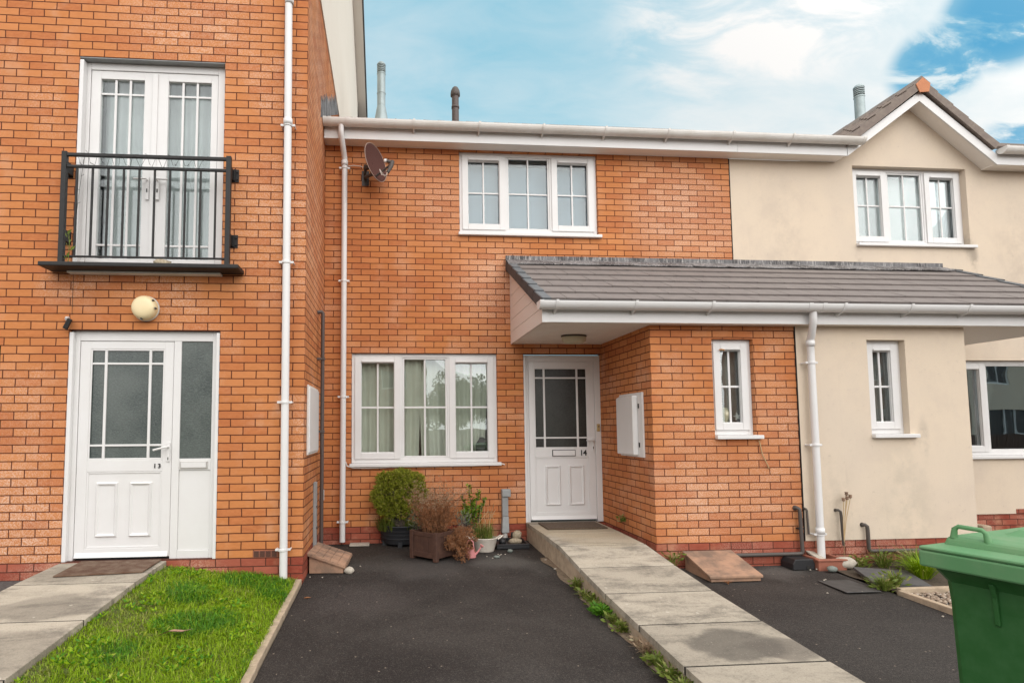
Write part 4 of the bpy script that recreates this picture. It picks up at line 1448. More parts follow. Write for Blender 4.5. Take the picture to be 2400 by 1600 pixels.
# ------------------------------------------------------------------ house on the right (number 15)
h15 = thing('rendered_house', 'cream rendered house with a gable and a wide white upper window', 'house', (8.0, 0, 0))
w = MB()
wall(w, 'y', 0.004, 0.1, XP + .001, 15.0, 0.0, 4.72, [(7.04, 8.70, 3.60, 4.685), (8.20, 10.0, .755, 2.04)])
w.prism([(6.77, 4.7201), (9.0, 4.7201), (XGA + .03, 5.53)], 'y', 0.004, .1)
w.build('wall', 'cream_render', h15)
w = MB()
wall(w, 'y', 0.022, 0.1, XP + .001, 15.0, -0.45, 0.0)
w.box(9.08, 15, 0.001, 0.02, 0.0, .06)
w.build('plinth', 'red_main', h15)
w = MB()
wall(w, 'y', YE - .012, YE + .1, 5.0575, 6.985, -0.002, 2.224, [(5.855, 6.29, 1.075, 2.085)])
wall(w, 'x', 6.885, 6.985, YE + .1, 0.0035, -0.002, 2.224)
w.build('porch_wall', 'cream_render', h15)
w = MB()
wall(w, 'y', YE, YE + .1, 5.0575, 6.97, -0.45, -0.0025)
wall(w, 'x', 6.87, 6.97, YE + .1, 0.0035, -0.45, -0.0025)
w.build('plinth', 'red_porch', h15)
room(h15, 5.2, 6.8, YE + .12, -.05, 0.6, 2.2)
room(h15, 6.8, 9.0, .115, 3.5, 2.75, 4.9, 'room_pale')
room(h15, 8.0, 10.4, .115, 3.5, 0.0, 2.4)
window(h15, 0.004, 7.04, 8.70, 3.60, 4.685, .085, [(.50, 'sash', 1, 1), (.53, 'fixed', 1, 1), (.50, 'sash', 1, 1)], glass='glass_upper', sill_l=.0, sill_r=.06, barz=.52)
window(h15, 0.004, 8.20, 10.0, .755, 2.04, .06, [(.56, 'sash', 0, 0), (1.1, 'fixed', 0, 0)], vents=False, glass='glass_dark')
window(h15, YE - .012, 5.855, 6.29, 1.075, 2.085, .075, [(1, 'sash', 1, 1)], sill_l=.0, sill_r=.07, barz=.50)
MB().box(XP + .0008, XP + .010, -.004, .003, 3.36, 4.715).build('edge_bead', 'dark_gap', h15)
MB().box(5.050, 5.0572, YE - .014, YE - .0005, 0.0, 2.22).build('edge_bead', 'dark_gap', h15)
o = eave(h15, XP + .001, 6.80, 4.718, [5.166, 5.974], XP + .001, 6.80, False, False)
ge = gutter(h15, 6.8005, 6.965, -.276, 4.906, .068, [], False, True)
eave(h15, 8.945, 15.0, 4.668, [9.6, 10.4], 8.93, 15.0, True, True)
# bargeboards and sloping soffit of the gable
w = MB()
w.prism([(XG0, 4.710), (XGA, 5.502), (XGA + .012, 5.632), (XG0, 4.842)], 'y', -.207, -.188)
w.prism([(XGA, 5.502), (XG1, 4.660), (XG1 + .01, 4.792), (XGA + .012, 5.632)], 'y', -.207, -.188)
w.build('bargeboard', 'upvc', h15)
w = MB()
for (a, za, b, zb) in ((6.79, 4.722, XGA + .015, 5.528), (XGA + .016, 5.528, 8.955, 4.672)):
    w.hexa([(a, -.187, za), (b, -.187, zb), (b, .003, zb), (a, .003, za), (a, -.187, za + .012), (b, -.187, zb + .012), (b, .003, zb + .012), (a, .003, za + .012)])
w.build('soffit', 'soffit', h15)
# gable roof: stepped courses of tiles on both slopes
r = MB()
AP = Vector((7.895, 0, 5.775))
for (ex, ez) in ((6.745, 4.905), (8.945, 4.925)):
    E_ = Vector((ex, 0, ez))
    n = 5
    for k in range(n):
        p0 = E_.lerp(AP, k / n)
        p1 = E_.lerp(AP, (k + 1) / n)
        lift = Vector((0, 0, 0.024))
        d = (AP - E_).normalized()
        nrm = Vector((-d.z, 0, d.x)) if d.x > 0 else Vector((d.z, 0, -d.x))
        a0, a1 = p0 + nrm * .020, p1 + nrm * .006
        b0, b1 = p0 - nrm * .085, p1 - nrm * .085
        r.hexa([(b0.x, -.245, b0.z), (b1.x, -.245, b1.z), (b1.x, 1.5, b1.z), (b0.x, 1.5, b0.z), (a0.x, -.245, a0.z), (a1.x, -.245, a1.z), (a1.x, 1.5, a1.z), (a0.x, 1.5, a0.z)])
        for q in range(5):
            yy = -.10 + q * .30
            r.tube([(a0.x, yy, a0.z + .004), (a1.x, yy, a1.z + .004)], .02, 6)
r.build('gable_roof', 'tile_brown', h15)
r = MB()
rp = [(7.775, 5.70), (7.90, 5.835), (8.015, 5.735), (7.985, 5.62), (7.90, 5.68), (7.80, 5.60)]
for k in range(4):
    r.prism([(7.772, 5.705), (7.897, 5.835 + .004 * (k % 2)), (8.018, 5.738), (7.99, 5.70), (7.897, 5.775), (7.80, 5.67)], 'y', -.240 + k * .42, -.240 + k * .42 + .41)
r.build('ridge', 'tile_brown', h15)
MB().prism([(7.790, 5.700), (7.897, 5.80), (8.002, 5.722), (7.975, 5.605), (7.840, 5.590)], 'y', -.258, -.246).build('ridge_end', 'mortar_orange', h15, bevel=0.008)
r = MB()
roof_tiles(r, XP + .001, 6.66, -.285, 4.905, PITCH, 5.6)
roof_tiles(r, 9.06, 15.0, -.285, 4.86, PITCH, 5.6)
up_ = Vector((0, cos(PITCH), sin(PITCH)))
p0 = Vector((0, 1.0, 4.905 + 1.285 * tan(PITCH)))
p1 = p0 + up_ * 4.1
r.hexa([(6.661, p0.y, p0.z - .04), (9.059, p0.y, p0.z - .04), (9.059, p1.y, p1.z - .04), (6.661, p1.y, p1.z - .04), (6.661, p0.y, p0.z), (9.059, p0.y, p0.z), (9.059, p1.y, p1.z), (6.661, p1.y, p1.z)])
r.build('roof', 'tile_brown', h15)
MB().box(8.235, 8.36, -.32, -.10, -.30, -.09).build('step_block', 'kerb_stone', h15, bevel=0.02)


def flue(name, label, x, y, zb, zt, r, cone):
    t = thing(name, label, 'flue', (x, y, zb))
    if cone:
        MB().lathe([(r * 1.95, zb - .15), (r * 1.65, zb), (r * 1.08, zb + .22), (r, zb + .23)], x, y, 20).build('cone', 'steel', t)
    MB().lathe([(r, zb + (.2 if cone else 0)), (r, zt - .16)], x, y, 20).build('pipe', 'steel', t)
    for z in ((zb + .45, zt - .18) if cone else (zt - .18,)):
        MB().lathe([(r, z - .012), (r + .008, z), (r, z + .012)], x, y, 20).build('band', 'steel', t)
    c = MB()
    c.lathe([(r * .8, zt - .16), (r * .8, zt - .02)], x, y, 20)
    for k in range(4):
        z = zt - .145 + k * .030
        c.lathe([(r * .82, z + .019), (r * 1.05, z + .015), (r * 1.05, z), (r * .82, z + .003)], x, y, 20)
    c.lathe([(r * 1.08, zt - .03), (r * 1.06, zt - .01), (r * .7, zt + .02), (0, zt + .03)], x, y, 20)
    c.build('cowl', 'steel', t)


flue('flue', 'grey metal flue with a wide cone base at the left of the roof', .670, 2.2, 6.29, 7.26, .068, True)
flue('flue', 'plain grey metal flue behind the left slope of the cream gable', 8.29, 1.2, 5.6, 6.58, .072, False)
t = thing('vent_pipe', 'dark brown soil vent pipe with domed cap above the gutter', 'vent pipe', (1.875, 1.9, 6.0))
MB().lathe([(.057, 5.95), (.057, 6.60)], 1.875, 1.9, 18).build('pipe', 'pipe_brown', t)
for z in (6.12, 6.38):
    MB().lathe([(.057, z - .02), (.064, z - .02), (.064, z + .02), (.057, z + .02)], 1.875, 1.9, 18).build('collar', 'pipe_brown', t)
MB().lathe([(.06, 6.56), (.078, 6.575), (.078, 6.61), (.07, 6.66), (.045, 6.71), (.02, 6.73), (0, 6.735)], 1.875, 1.9, 20).build('cap', 'pipe_grey', t)

# ------------------------------------------------------------------ lean-to porch roof
pr_ = thing('porch_roof', 'long grey tiled lean-to porch roof with white fascia over the entrances', 'porch roof', (5.3, -.75, 2.23))
X0, X1 = 2.265, 8.42
E_ = Vector((0, -1.612, 2.422))
T_ = Vector((0, -.004, 3.262))
up_ = (T_ - E_).normalized()
nrm = Vector((0, -up_.z, up_.y))
Ls = (T_ - E_).length
gauge = .285
nc = math.ceil(Ls / gauge)
tl = MB()
rg = random.Random(17)
for c in range(nc):
    off = 0.0 if c % 2 else 0.165
    x = X0 + .105
    first = True
    while x < X1 - .02:
        wdt = .33 if not first else (.33 - off if off else .33)
        first = False
        xe = min(x + wdt, X1 - .02)
        p0 = E_ + up_ * (c * gauge - (0.0 if c == 0 else 0.03)) + nrm * (.024 + rg.uniform(-.0015, .0015))
        p1 = E_ + up_ * min((c + 1) * gauge, Ls) + nrm * .004
        q0, q1 = p0 - nrm * .020, p1 - nrm * .020
        e0, e1 = x + .003, xe - .003
        tl.hexa([(e0, q0.y, q0.z), (e1, q0.y, q0.z), (e1, q1.y, q1.z), (e0, q1.y, q1.z), (e0, p0.y, p0.z), (e1, p0.y, p0.z), (e1, p1.y, p1.z), (e0, p1.y, p1.z)])
        x = xe
tl.build('tiles', 'tile', pr_)
un = MB()
q0, q1 = E_ - nrm * .004 + up_ * .01, T_ - nrm * .004
q2, q3 = E_ - nrm * .020 + up_ * .01, T_ - nrm * .020
un.hexa([(X0 + .06, q2.y, q2.z), (X1 - .03, q2.y, q2.z), (X1 - .03, q3.y, q3.z), (X0 + .06, q3.y, q3.z), (X0 + .06, q0.y, q0.z), (X1 - .03, q0.y, q0.z), (X1 - .03, q1.y, q1.z), (X0 + .06, q1.y, q1.z)])
un.build('underlay', 'dark_gap', pr_)
# dry verge units down each end
for (xa, s_) in ((X0, 1), (X1, -1)):
    vs = MB()
    vt = MB()
    for c in range(nc):
        p0 = E_ + up_ * (c * gauge - .02 - (0.02 if c == 0 else 0)) + nrm * .034
        p1 = E_ + up_ * min((c + 1) * gauge, Ls - .0) + nrm * .020
        b0, b1 = p0 - nrm * .115, p1 - nrm * .10
        x0_, x1_ = (xa, xa + .016) if s_ > 0 else (xa - .016, xa)
        vs.hexa([(x0_, b0.y, b0.z), (x1_, b0.y, b0.z), (x1_, b1.y, b1.z), (x0_, b1.y, b1.z), (x0_, p0.y, p0.z), (x1_, p0.y, p0.z), (x1_, p1.y, p1.z), (x0_, p1.y, p1.z)])
        x0_, x1_ = (xa + .0165, xa + .104) if s_ > 0 else (xa - .104, xa - .0165)
        t0, t1 = p0 - nrm * .03, p1 - nrm * .03
        vt.hexa([(x0_, t0.y, t0.z), (x1_, t0.y, t0.z), (x1_, t1.y, t1.z), (x0_, t1.y, t1.z), (x0_, p0.y, p0.z), (x1_, p0.y, p0.z), (x1_, p1.y, p1.z), (x0_, p1.y, p1.z)])
    v_ = vs.build('verge', 'tile_dark', pr_)
    vt.build('verge_top', 'verge_top', v_)
# lead flashing: upstand and apron, in lapped lengths
ld = MB()
xs = [2.268, 3.05, 3.86, 4.66, 5.40, 6.10, 6.85, 7.55, 8.24]
for k, (a, b) in enumerate(zip(xs, xs[1:])):
    e = .003 * (k % 2)
    ld.box(a, b + .012, -.012 - e, -.0005, 3.235, 3.352)
    p1 = Vector((0, -.012 - e, 3.30))
    p0 = T_ - up_ * .17 + nrm * (.036 + e)
    n_ = 8
    vv = []
    for q in range(n_ + 1):
        xx = a + (b + .012 - a) * q / n_
        vv += [(xx, p1.y, p1.z), (xx, T_.y - .06 - e, T_.z + .015), (xx, p0.y + rg.uniform(-.008, .008), p0.z - .004), (xx, p0.y + .002, p0.z - .015)]
    ld.add(vv, [(4 * q + i, 4 * q + i + 1, 4 * q + 5 + i, 4 * q + 4 + i) for q in range(n_) for i in range(3)])
ld.build('flashing', 'lead', pr_)
MB().box(2.315, 8.37, -1.515, -1.50, 2.222, 2.410).build('fascia', 'upvc', pr_, bevel=0.003)
MB().box(2.310, 2.375, -1.520, -1.5155, 2.220, 2.39).build('fascia_joint', 'upvc', pr_, bevel=0.002)
sf = MB()
nb = 14
for k in range(nb):
    y0 = -1.4995 + k * (1.499 / nb)
    sf.box(2.335, 8.35, y0, y0 + 1.499 / nb - .004, 2.225, 2.237)
sf.box(2.335, 8.35, -1.499, -.001, 2.2375, 2.243)
sf.build('soffit', 'soffit', pr_)
ck = MB()
zc = lambda y: 2.37 + (y + 1.5) * (3.13 - 2.37) / 1.5
nb = 6
for xx in (2.318, 8.352):
    for k in range(nb):
        z0, z1 = 2.223 + k * .15, 2.223 + (k + 1) * .15 - .005
        yl = lambda z: max(-1.4995, -1.5 + (z - 2.37) * 1.5 / (3.13 - 2.37))
        if yl(z0) > -.02:
            break
        poly = [(yl(z0), z0), (-.001, z0)]
        zt = min(z1, 3.12)
        poly += [(-.001, zt), (yl(zt), zt)]
        if yl(z0) == -1.4995 and yl(zt) > -1.4995:
            poly += [(-1.4995, 2.37)]
        ck.prism(poly, 'x', xx, xx + .014)
    ck.prism([(-1.495, 2.225), (-.002, 2.225), (-.002, 3.10), (-1.495, 2.365)], 'x', xx + .0145, xx + .02)
ck.build('cheek_panel', 'cladding', pr_)
gutter(pr_, 2.262, 8.43, -1.588, 2.412, .070, [2.43, 3.23, 4.02, 5.42, 6.15, 6.8, 7.6], True, True, m='upvc', joints=(5.05, 5.20))
downpipe('downpipe', 'white downpipe between the brick and cream porch walls', [(5.125, -1.575, 2.36), (5.125, -1.575, 2.27), (5.13, -1.56, 2.22), (5.16, -1.49, 2.10), (5.165, -1.462, 2.06), (5.168, -1.46, 1.9), (5.17, -1.46, -.19)], .035,
         [(5.169, -1.46, z) for z in (1.83, .98, .075)], [(5.167, -1.461, 2.03), (5.1695, -1.46, .11)], YE)

t = thing('porch_lamp', 'oval yellowed glass lamp under the porch soffit by door 14', 'lamp', (2.90, -.72, 2.22))
MB().lathe([(0, 2.2235), (.145, 2.2235), (.15, 2.215), (.145, 2.205), (.12, 2.204)], 2.90, -.70, 28, sx=1.0, sy=.62).build('base', 'pipe_grey', t)
MB().lathe([(.14, 2.204), (.145, 2.19), (.135, 2.155), (.105, 2.135), (.05, 2.126), (0, 2.125)], 2.90, -.70, 28, sx=1.0, sy=.62).build('lamp_shade', 'lamp_glass', t)

t = thing('meter_box', 'white meter box on the porch side wall next to door 14', 'meter box', (XE, -.9, .85))
MB().box(XE - .022, XE - .001, -1.20, -.60, .855, 1.545).build('frame', 'upvc', t, bevel=0.004)
d = MB()
d.hexa([(XE - .075, -1.075, .875), (XE - .0225, -1.09, .875), (XE - .0225, -.615, .875), (XE - .075, -.63, .875), (XE - .075, -1.075, 1.515), (XE - .0225, -1.09, 1.515), (XE - .0225, -.615, 1.53), (XE - .075, -.63, 1.50)])
d.build('door', 'upvc', t, bevel=0.01)
for z in (.985, 1.40):
    MB().box(XE - .028, XE - .0225, -1.125, -1.105, z - .025, z + .025).build('hinge', 'dark_gap', t)

# satellite dish
t = thing('satellite_dish', 'rusty brown mesh satellite dish on the brick wall under the eaves', 'satellite dish', (.5, -.02, 4.3))
dm = MB()
n_, m_ = 9, 32
vv = []
for j in range(n_ + 1):
    rr = j / n_
    for k in range(m_):
        a = 2 * pi * k / m_
        vv.append((rr * .200 * cos(a), rr * .255 * sin(a), .045 * rr * rr))
ff = []
for j in range(n_):
    for k in range(m_):
        k2 = (k + 1) % m_
        ff.append((j * m_ + k, j * m_ + k2, (j + 1) * m_ + k2, (j + 1) * m_ + k))
dm.add(vv, ff, True)
# aim: the face looks to the right along the wall, a little outwards and up
fdir = Vector((.76, -.56, .22)).normalized()
xax = Vector((0, 0, 1)).cross(fdir).normalized()
yax = fdir.cross(xax)
DC = Vector((.600, -.28, 4.365))
M = Matrix(((xax.x, yax.x, fdir.x, DC.x), (xax.y, yax.y, fdir.y, DC.y), (xax.z, yax.z, fdir.z, DC.z), (0, 0, 0, 1))) @ Matrix.Rotation(radians(-8), 4, 'Z')
dm.xform(M)
ds = dm.build('dish', 'dish_brown', t)
ds.modifiers.new('thick', 'SOLIDIFY').thickness = 0.006
rm = MB()
rm.tube([M @ Vector((.201 * cos(2 * pi * k / 40), .256 * sin(2 * pi * k / 40), .046)) for k in range(41)], .004, 6, cap=False)
rm.build('rim', 'dish_edge', ds)
bk = M @ Vector((0, -.02, -.02))
br = MB()
br.tube([(.50, -.004, 4.30), (.50, -.16, 4.30), (.505, -.17, 4.31), (.505, -.17, 4.40)], .02, 10)
br.box(.455, .545, -.009, -.001, 4.21, 4.40)
br.tube([(.505, -.17, 4.36), tuple(bk)], .03, 8)
br.tube([(.505, -.17, 4.25), tuple(M @ Vector((0, -.14, -.01)))], .02, 8)
br.build('mount', 'plastic_grey', t)
ar = MB()
a0, a1 = M @ Vector((0, -.19, .03)), M @ Vector((0, -.15, .25))
ar.tube([tuple(a0), tuple(a1)], .013, 8)
ar.build('arm', 'pipe_grey', t)
lnb = MB()
lnb.tube([tuple(a1 + Vector((-.045, 0, .045))), tuple(a1 + Vector((.03, 0, .03)))], .020, 10)
lnb.tube([tuple(a1 + Vector((.025, 0, .045))), tuple(a1 + Vector((.01, -.01, -.02))), tuple(a1 + Vector((-.03, -.02, -.10)))], [.026, .026, .020], 10)
lnb.build('receiver', 'pipe_grey', t)
cp = MB()
cp.tube([tuple(a1 + Vector((-.072, .0, .047))), tuple(a1 + Vector((-.045, .0, .045)))], [.022, .024], 12)
cp.build('horn_cap', 'upvc', t)
cb_ = MB()
cb_.tube([tuple(a1 + Vector((-.03, -.02, -.10))), tuple(a1 + Vector((-.05, -.02, -.14))), tuple(a1 + Vector((-.10, -.01, -.13))), tuple(a1 + Vector((-.125, 0, -.06))), tuple(a0 + Vector((.10, 0, .0)))], .005, 6)
cb_.tube([(.48, -.10, 4.40), (.44, -.06, 4.435), (.36, -.03, 4.455), (.285, -.012, 4.455)], .006, 6)
cb_.build('cable', 'cable_white', t)

# cable under the ground floor window
tag(MB().tube([(.275, -.06, .78), (.29, -.045, .73), (.36, -.03, .705), (.55, -.02, .700), (.85, -.03, .71), (1.3, -.03, .712), (1.8, -.03, .713), (2.15, -.03, .725), (2.19, -.03, .735), (2.215, -.025, .722)], .007, 6).build('cable', 'cable_white', origin=(1.2, -.03, .7)),
    'thin white cable sagging under the ground floor window sill', 'cable')

# curtains, notice
rg = random.Random(3)
c_ = fold_sheet(.37, 1.20, .72, 2.09, .150, .022, 7, rg, lean=.05).build('curtain', 'curtain', origin=(.78, .185, .72))
tag(c_, 'grey green curtain behind the left half of the ground floor window', 'curtain', 'curtains in the ground floor window')
c_ = fold_sheet(1.16, 2.06, .72, 2.09, .185, .026, 8, rg, lean=.06).build('curtain', 'curtain', origin=(1.6, .215, .72))
tag(c_, 'grey green curtain behind the right half of the ground floor window', 'curtain', 'curtains in the ground floor window')
c_ = fold_sheet(-2.0, -1.47, 2.70, 4.65, YL + .24, .02, 5, rg).build('curtain', 'curtain_pale', origin=(-1.7, YL + .24, 2.7))
tag(c_, 'pale curtain behind the left leaf of the french doors', 'curtain', 'curtains behind the french doors')
c_ = fold_sheet(-1.40, -.93, 2.70, 4.65, YL + .25, .018, 4, rg).build('curtain', 'curtain_pale', origin=(-1.2, YL + .25, 2.7))
tag(c_, 'pale curtain behind the right leaf of the french doors', 'curtain', 'curtains behind the french doors')
for (a, b, y, nm) in ((1.72, 2.35, .20, 'left'), (2.86, 3.46, .205, 'right')):
    pass
bl_ = MB()
bl_.box(1.72, 3.46, .20, .206, 3.68, 4.60)
tag(bl_.build('blind', 'blind_sky_tint', origin=(2.6, .2, 3.68)), 'blind behind the upper window of the brick house, tinted blue like mirrored sky', 'blind')
bl_ = MB()
bl_.box(7.10, 8.64, .26, .266, 3.66, 4.62)
tag(bl_.build('blind', 'curtain_pale', origin=(7.9, .26, 3.66)), 'pale blind drawn behind the upper window of the cream house', 'blind')
c_ = fold_sheet(4.20, 4.57, 1.10, 2.07, YE + .20, .014, 4, rg).build('curtain', 'room', origin=(4.38, YE + .2, 1.1))
tag(c_, 'dull grey net curtain in the narrow window of the brick porch', 'curtain')
c_ = fold_sheet(5.90, 6.27, 1.10, 2.07, YE + .20, .014, 4, rg).build('curtain', 'room', origin=(6.08, YE + .2, 1.1))
tag(c_, 'dull grey net curtain in the narrow window of the cream porch', 'curtain')
st = MB()
for k in range(10):
    pass
star = []
for k in range(10):
    a = pi / 2 + k * pi / 5 + .2
    rr = .045 if k % 2 == 0 else .018
    star.append((4.47 + rr * cos(a), 1.28 + rr * sin(a)))
st.prism(star, 'y', YE + .125, YE + .14)
tag(st.build('star_ornament', 'upvc', origin=(4.47, YE + .13, 1.28)), 'small white star ornament behind the narrow brick porch window', 'ornament')
og = MB()
og.lathe([(0, 1.13), (.04, 1.13), (.05, 1.17), (.03, 1.22), (.05, 1.27), (.055, 1.32), (.03, 1.37), (0, 1.38)], 4.335, YE + .14, 14)
tag(og.build('figurine', 'lamp_glass', origin=(4.335, YE + .14, 1.13)), 'blurred pale yellow figurine behind the narrow brick porch window', 'ornament')
nt = thing('notice', 'torn black notice with faint grey lettering in the ground floor window', 'notice', (1.93, .105, .80))
np_ = MB()
np_.prism([(1.875, .825), (2.005, .83), (2.01, 1.0), (1.985, 1.02), (2.012, 1.028), (1.972, 1.062), (1.925, 1.06), (1.905, 1.02), (1.872, .975)], 'y', .098, .1005)
np_.build('sheet', 'notice_black', nt)
text_mesh('lettering', 'alexanders', .030, (1.940, .0968, .968), 'notice_text', nt, .0006)
ln = MB()
for (a, b, z) in ((1.885, 1.99, .925), (1.90, 1.98, .905), (1.91, 1.975, .885), (1.885, 1.97, .85)):
    ln.box(a, b, .0968, .0978, z - .0025, z + .0025)
ln.box(1.985, 1.998, .0968, .0978, .842, .858)
ln.build('small_print', 'notice_text', nt)

# ------------------------------------------------------------------ small things against the walls
def slope_box(name, label, cx, cy, w, d, hb, hf, zb, rot, brick):
    t = thing(name, label, 'box', (cx, cy, zb), None, rot)
    b = MB()
    b.hexa([(-w / 2, -d / 2, 0), (w / 2, -d / 2, 0), (w / 2, d / 2, 0), (-w / 2, d / 2, 0), (-w / 2, -d / 2, hf), (w / 2, -d / 2, hf), (w / 2, d / 2, hb), (-w / 2, d / 2, hb)])
    b.build('body', 'lid_clay', t, local=True)
    l = MB()
    o = .018
    sl_ = (hb - hf) / d
    nz_ = 5
    for k in range(nz_):
        y0, y1 = -d / 2 - o + (d + 2 * o) * k / nz_, -d / 2 - o + (d + 2 * o) * (k + 1) / nz_ - .003
        for q in range(3 if brick else 1):
            x0, x1 = -w / 2 - o + (w + 2 * o) * q / (3 if brick else 1), -w / 2 - o + (w + 2 * o) * (q + 1) / (3 if brick else 1) - .003
            za, zb_ = hf + sl_ * (y0 + d / 2) + .002, hf + sl_ * (y1 + d / 2) + .002
            l.hexa([(x0, y0, za), (x1, y0, za), (x1, y1, zb_), (x0, y1, zb_), (x0, y0, za + .022), (x1, y0, za + .022), (x1, y1, zb_ + .022), (x0, y1, zb_ + .022)])
    l.build('lid', 'lid_clay', t, local=True, bevel=0.003)
    return t


slope_box('ground_box', 'clay coloured ground box with a sloping tiled lid in the left corner', .20, -1.03, .34, .50, .17, .15, gz(-1.0), 0, True)
# its lid falls to the right: replaced by a sloped profile
gb = bpy.data.objects['ground_box']
for ch in list(gb.children):
    bpy.data.objects.remove(ch)
b = MB()
b.prism([(-.165, 0), (.165, 0), (.165, .055), (-.165, .17)], 'y', -.26, .26)
b.build('body', 'lid_clay', gb, local=True)
l = MB()
for k in range(5):
    for q in range(4):
        u0, u1 = k / 5, (k + 1) / 5 - .012
        y0, y1 = -.285 + .57 * q / 4, -.285 + .57 * (q + 1) / 4 - .006
        xa, xb = -.185 + .37 * u0, -.185 + .37 * u1
        za, zb_ = .178 - .125 * u0, .178 - .125 * u1
        l.hexa([(xa, y0, za), (xb, y0, zb_), (xb, y1, zb_), (xa, y1, za), (xa, y0, za + .02), (xb, y0, zb_ + .02), (xb, y1, zb_ + .02), (xa, y1, za + .02)])
l.prism([(-.184, .172), (.183, .048), (.183, .060), (-.184, .185)], 'y', -.283, .28)
l.build('lid', 'lid_clay', gb, local=True)
gb.rotation_euler = (0, 0, radians(-4))

slope_box('ground_box', 'pinkish ground box with a plain sloping lid against the brick porch', 3.985, -1.66, .48, .46, .155, .035, gz(-1.6) - .012, radians(0), False)

# planters
GP = gz(-.3)
t = thing('planter', 'black half round plastic planter against the brick wall', 'planter', (.94, -.02, GP))
pt = MB()
pt.lathe([(.225, GP + .03), (.245, GP + .10), (.252, GP + .225), (.262, GP + .232), (.262, GP + .245), (.245, GP + .245), (.235, GP + .20)], .94, -.02, 26, pi, 2 * pi)
pt.box(.70, 1.18, -.021, -.008, GP + .03, GP + .24)
pt.lathe([(0, GP + .031), (.225, GP + .031)], .94, -.02, 26, pi, 2 * pi)
for z in (.09, .135, .18):
    pt.lathe([(.244 + (z - .09) * .05, GP + z), (.254 + (z - .09) * .05, GP + z + .004), (.244 + (z - .09) * .05, GP + z + .008)], .94, -.02, 26, pi, 2 * pi)
pt.build('pot', 'pot_black', t)
for (a, b) in ((.92, -.27), (.74, -.12), (1.14, -.12)):
    MB().box(a - .025, a + .025, b, b + .03, GP - .005, GP + .06).build('foot', 'pot_black', t)
MB().lathe([(0, GP + .20), (.238, GP + .20)], .94, -.022, 26, pi, 2 * pi).build('soil', 'soil', t)

RB = radians(45)
BX = (1.28, -.74)
t = thing('planter', 'square dark brown wooden planter box standing cornerwise', 'planter', (*BX, gz(-.74)), None, RB)
S = .165
H = .30
for (s1, s2) in ((-1, -1), (1, -1), (1, 1), (-1, 1)):
    MB().box(s1 * S - .024, s1 * S + .024, s2 * S - .024, s2 * S + .024, 0.0, H).build('post', 'wood_brown', t, local=True, bevel=0.004)
for k, (ax, sg) in enumerate((('y', -1), ('x', 1), ('y', 1), ('x', -1))):
    p = MB()
    f0, f1 = sg * S - .008, sg * S + .008
    n_ = 4
    for q in range(n_):
        u0, u1 = -S + .0245 + (2 * S - .049) * q / n_, -S + .0245 + (2 * S - .049) * (q + 1) / n_ - .003
        if ax == 'y':
            p.box(u0, u1, f0, f1, .035, H - .045)
        else:
            p.box(f0, f1, u0, u1, .035, H - .045)
    for (z0, z1) in ((.03, .085), (H - .05, H - .01)):
        g0, g1 = sg * S - .015, sg * S + .015
        if ax == 'y':
            p.box(-S + .0245, S - .0245, g0, g1, z0, z1)
        else:
            p.box(g0, g1, -S + .0245, S - .0245, z0, z1)
    p.build('side_panel', 'wood_brown', t, local=True, bevel=0.003)
MB().box(-S + .012, S - .012, -S + .012, S - .012, .20, H - .06).build('soil', 'soil', t, local=True)

GW = gz(-.6)
t = thing('planter', 'white oval tin planter with side handles', 'planter', (1.865, -.52, GW))
p = MB()
p.lathe([(.0, GW), (.105, GW), (.112, GW + .01), (.150, GW + .145), (.157, GW + .150), (.157, GW + .157), (.146, GW + .157), (.140, GW + .12), (0, GW + .115)], 1.865, -.52, 30, sy=.72)
p.build('tub', 'white_tin', t)
for s_ in (-1, 1):
    h = MB()
    h.tube([(1.865 + s_ * .15, -.56, GW + .14), (1.865 + s_ * .19, -.555, GW + .165), (1.865 + s_ * .215, -.52, GW + .17), (1.865 + s_ * .19, -.485, GW + .165), (1.865 + s_ * .15, -.48, GW + .14)], .009, 8)
    h.build('handle', 'white_tin', t)

t = thing('watering_can', 'small pink toy watering can in front of the white planter', 'watering can', (1.675, -.78, gz(-.78)))
zc_ = gz(-.78)
MB().lathe([(0, zc_), (.056, zc_), (.058, zc_ + .006), (.044, zc_ + .095), (.046, zc_ + .10), (.040, zc_ + .10), (.038, zc_ + .09)], 1.675, -.78, 22).build('body', 'pink', t)
MB().tube([(1.715, -.79, zc_ + .025), (1.755, -.80, zc_ + .065), (1.785, -.805, zc_ + .115)], [.014, .009, .008], 8).build('spout', 'pink', t)
MB().tube([(1.782, -.804, zc_ + .11), (1.797, -.808, zc_ + .13)], [.010, .024], 12).build('rose', 'pink', t)
MB().tube([(1.635, -.775, zc_ + .06), (1.628, -.775, zc_ + .13), (1.645, -.775, zc_ + .175), (1.675, -.778, zc_ + .185), (1.70, -.78, zc_ + .165), (1.708, -.78, zc_ + .10)], .007, 8).build('handle', 'pink', t)


# plants -------------------------------------------------------------
def leaf(mb, p, d, ln, wd, rng):
    d = d.normalized()
    s = d.cross(Vector((rng.uniform(-1, 1), rng.uniform(-1, 1), rng.uniform(-1, 1))))
    if s.length < 1e-3:
        return
    s.normalize()
    n = d.cross(s)
    mb.add([p, p + d * ln * .5 + s * wd + n * wd * .3, p + d * ln, p + d * ln * .5 - s * wd + n * wd * .3], [(0, 1, 2, 3)], True)


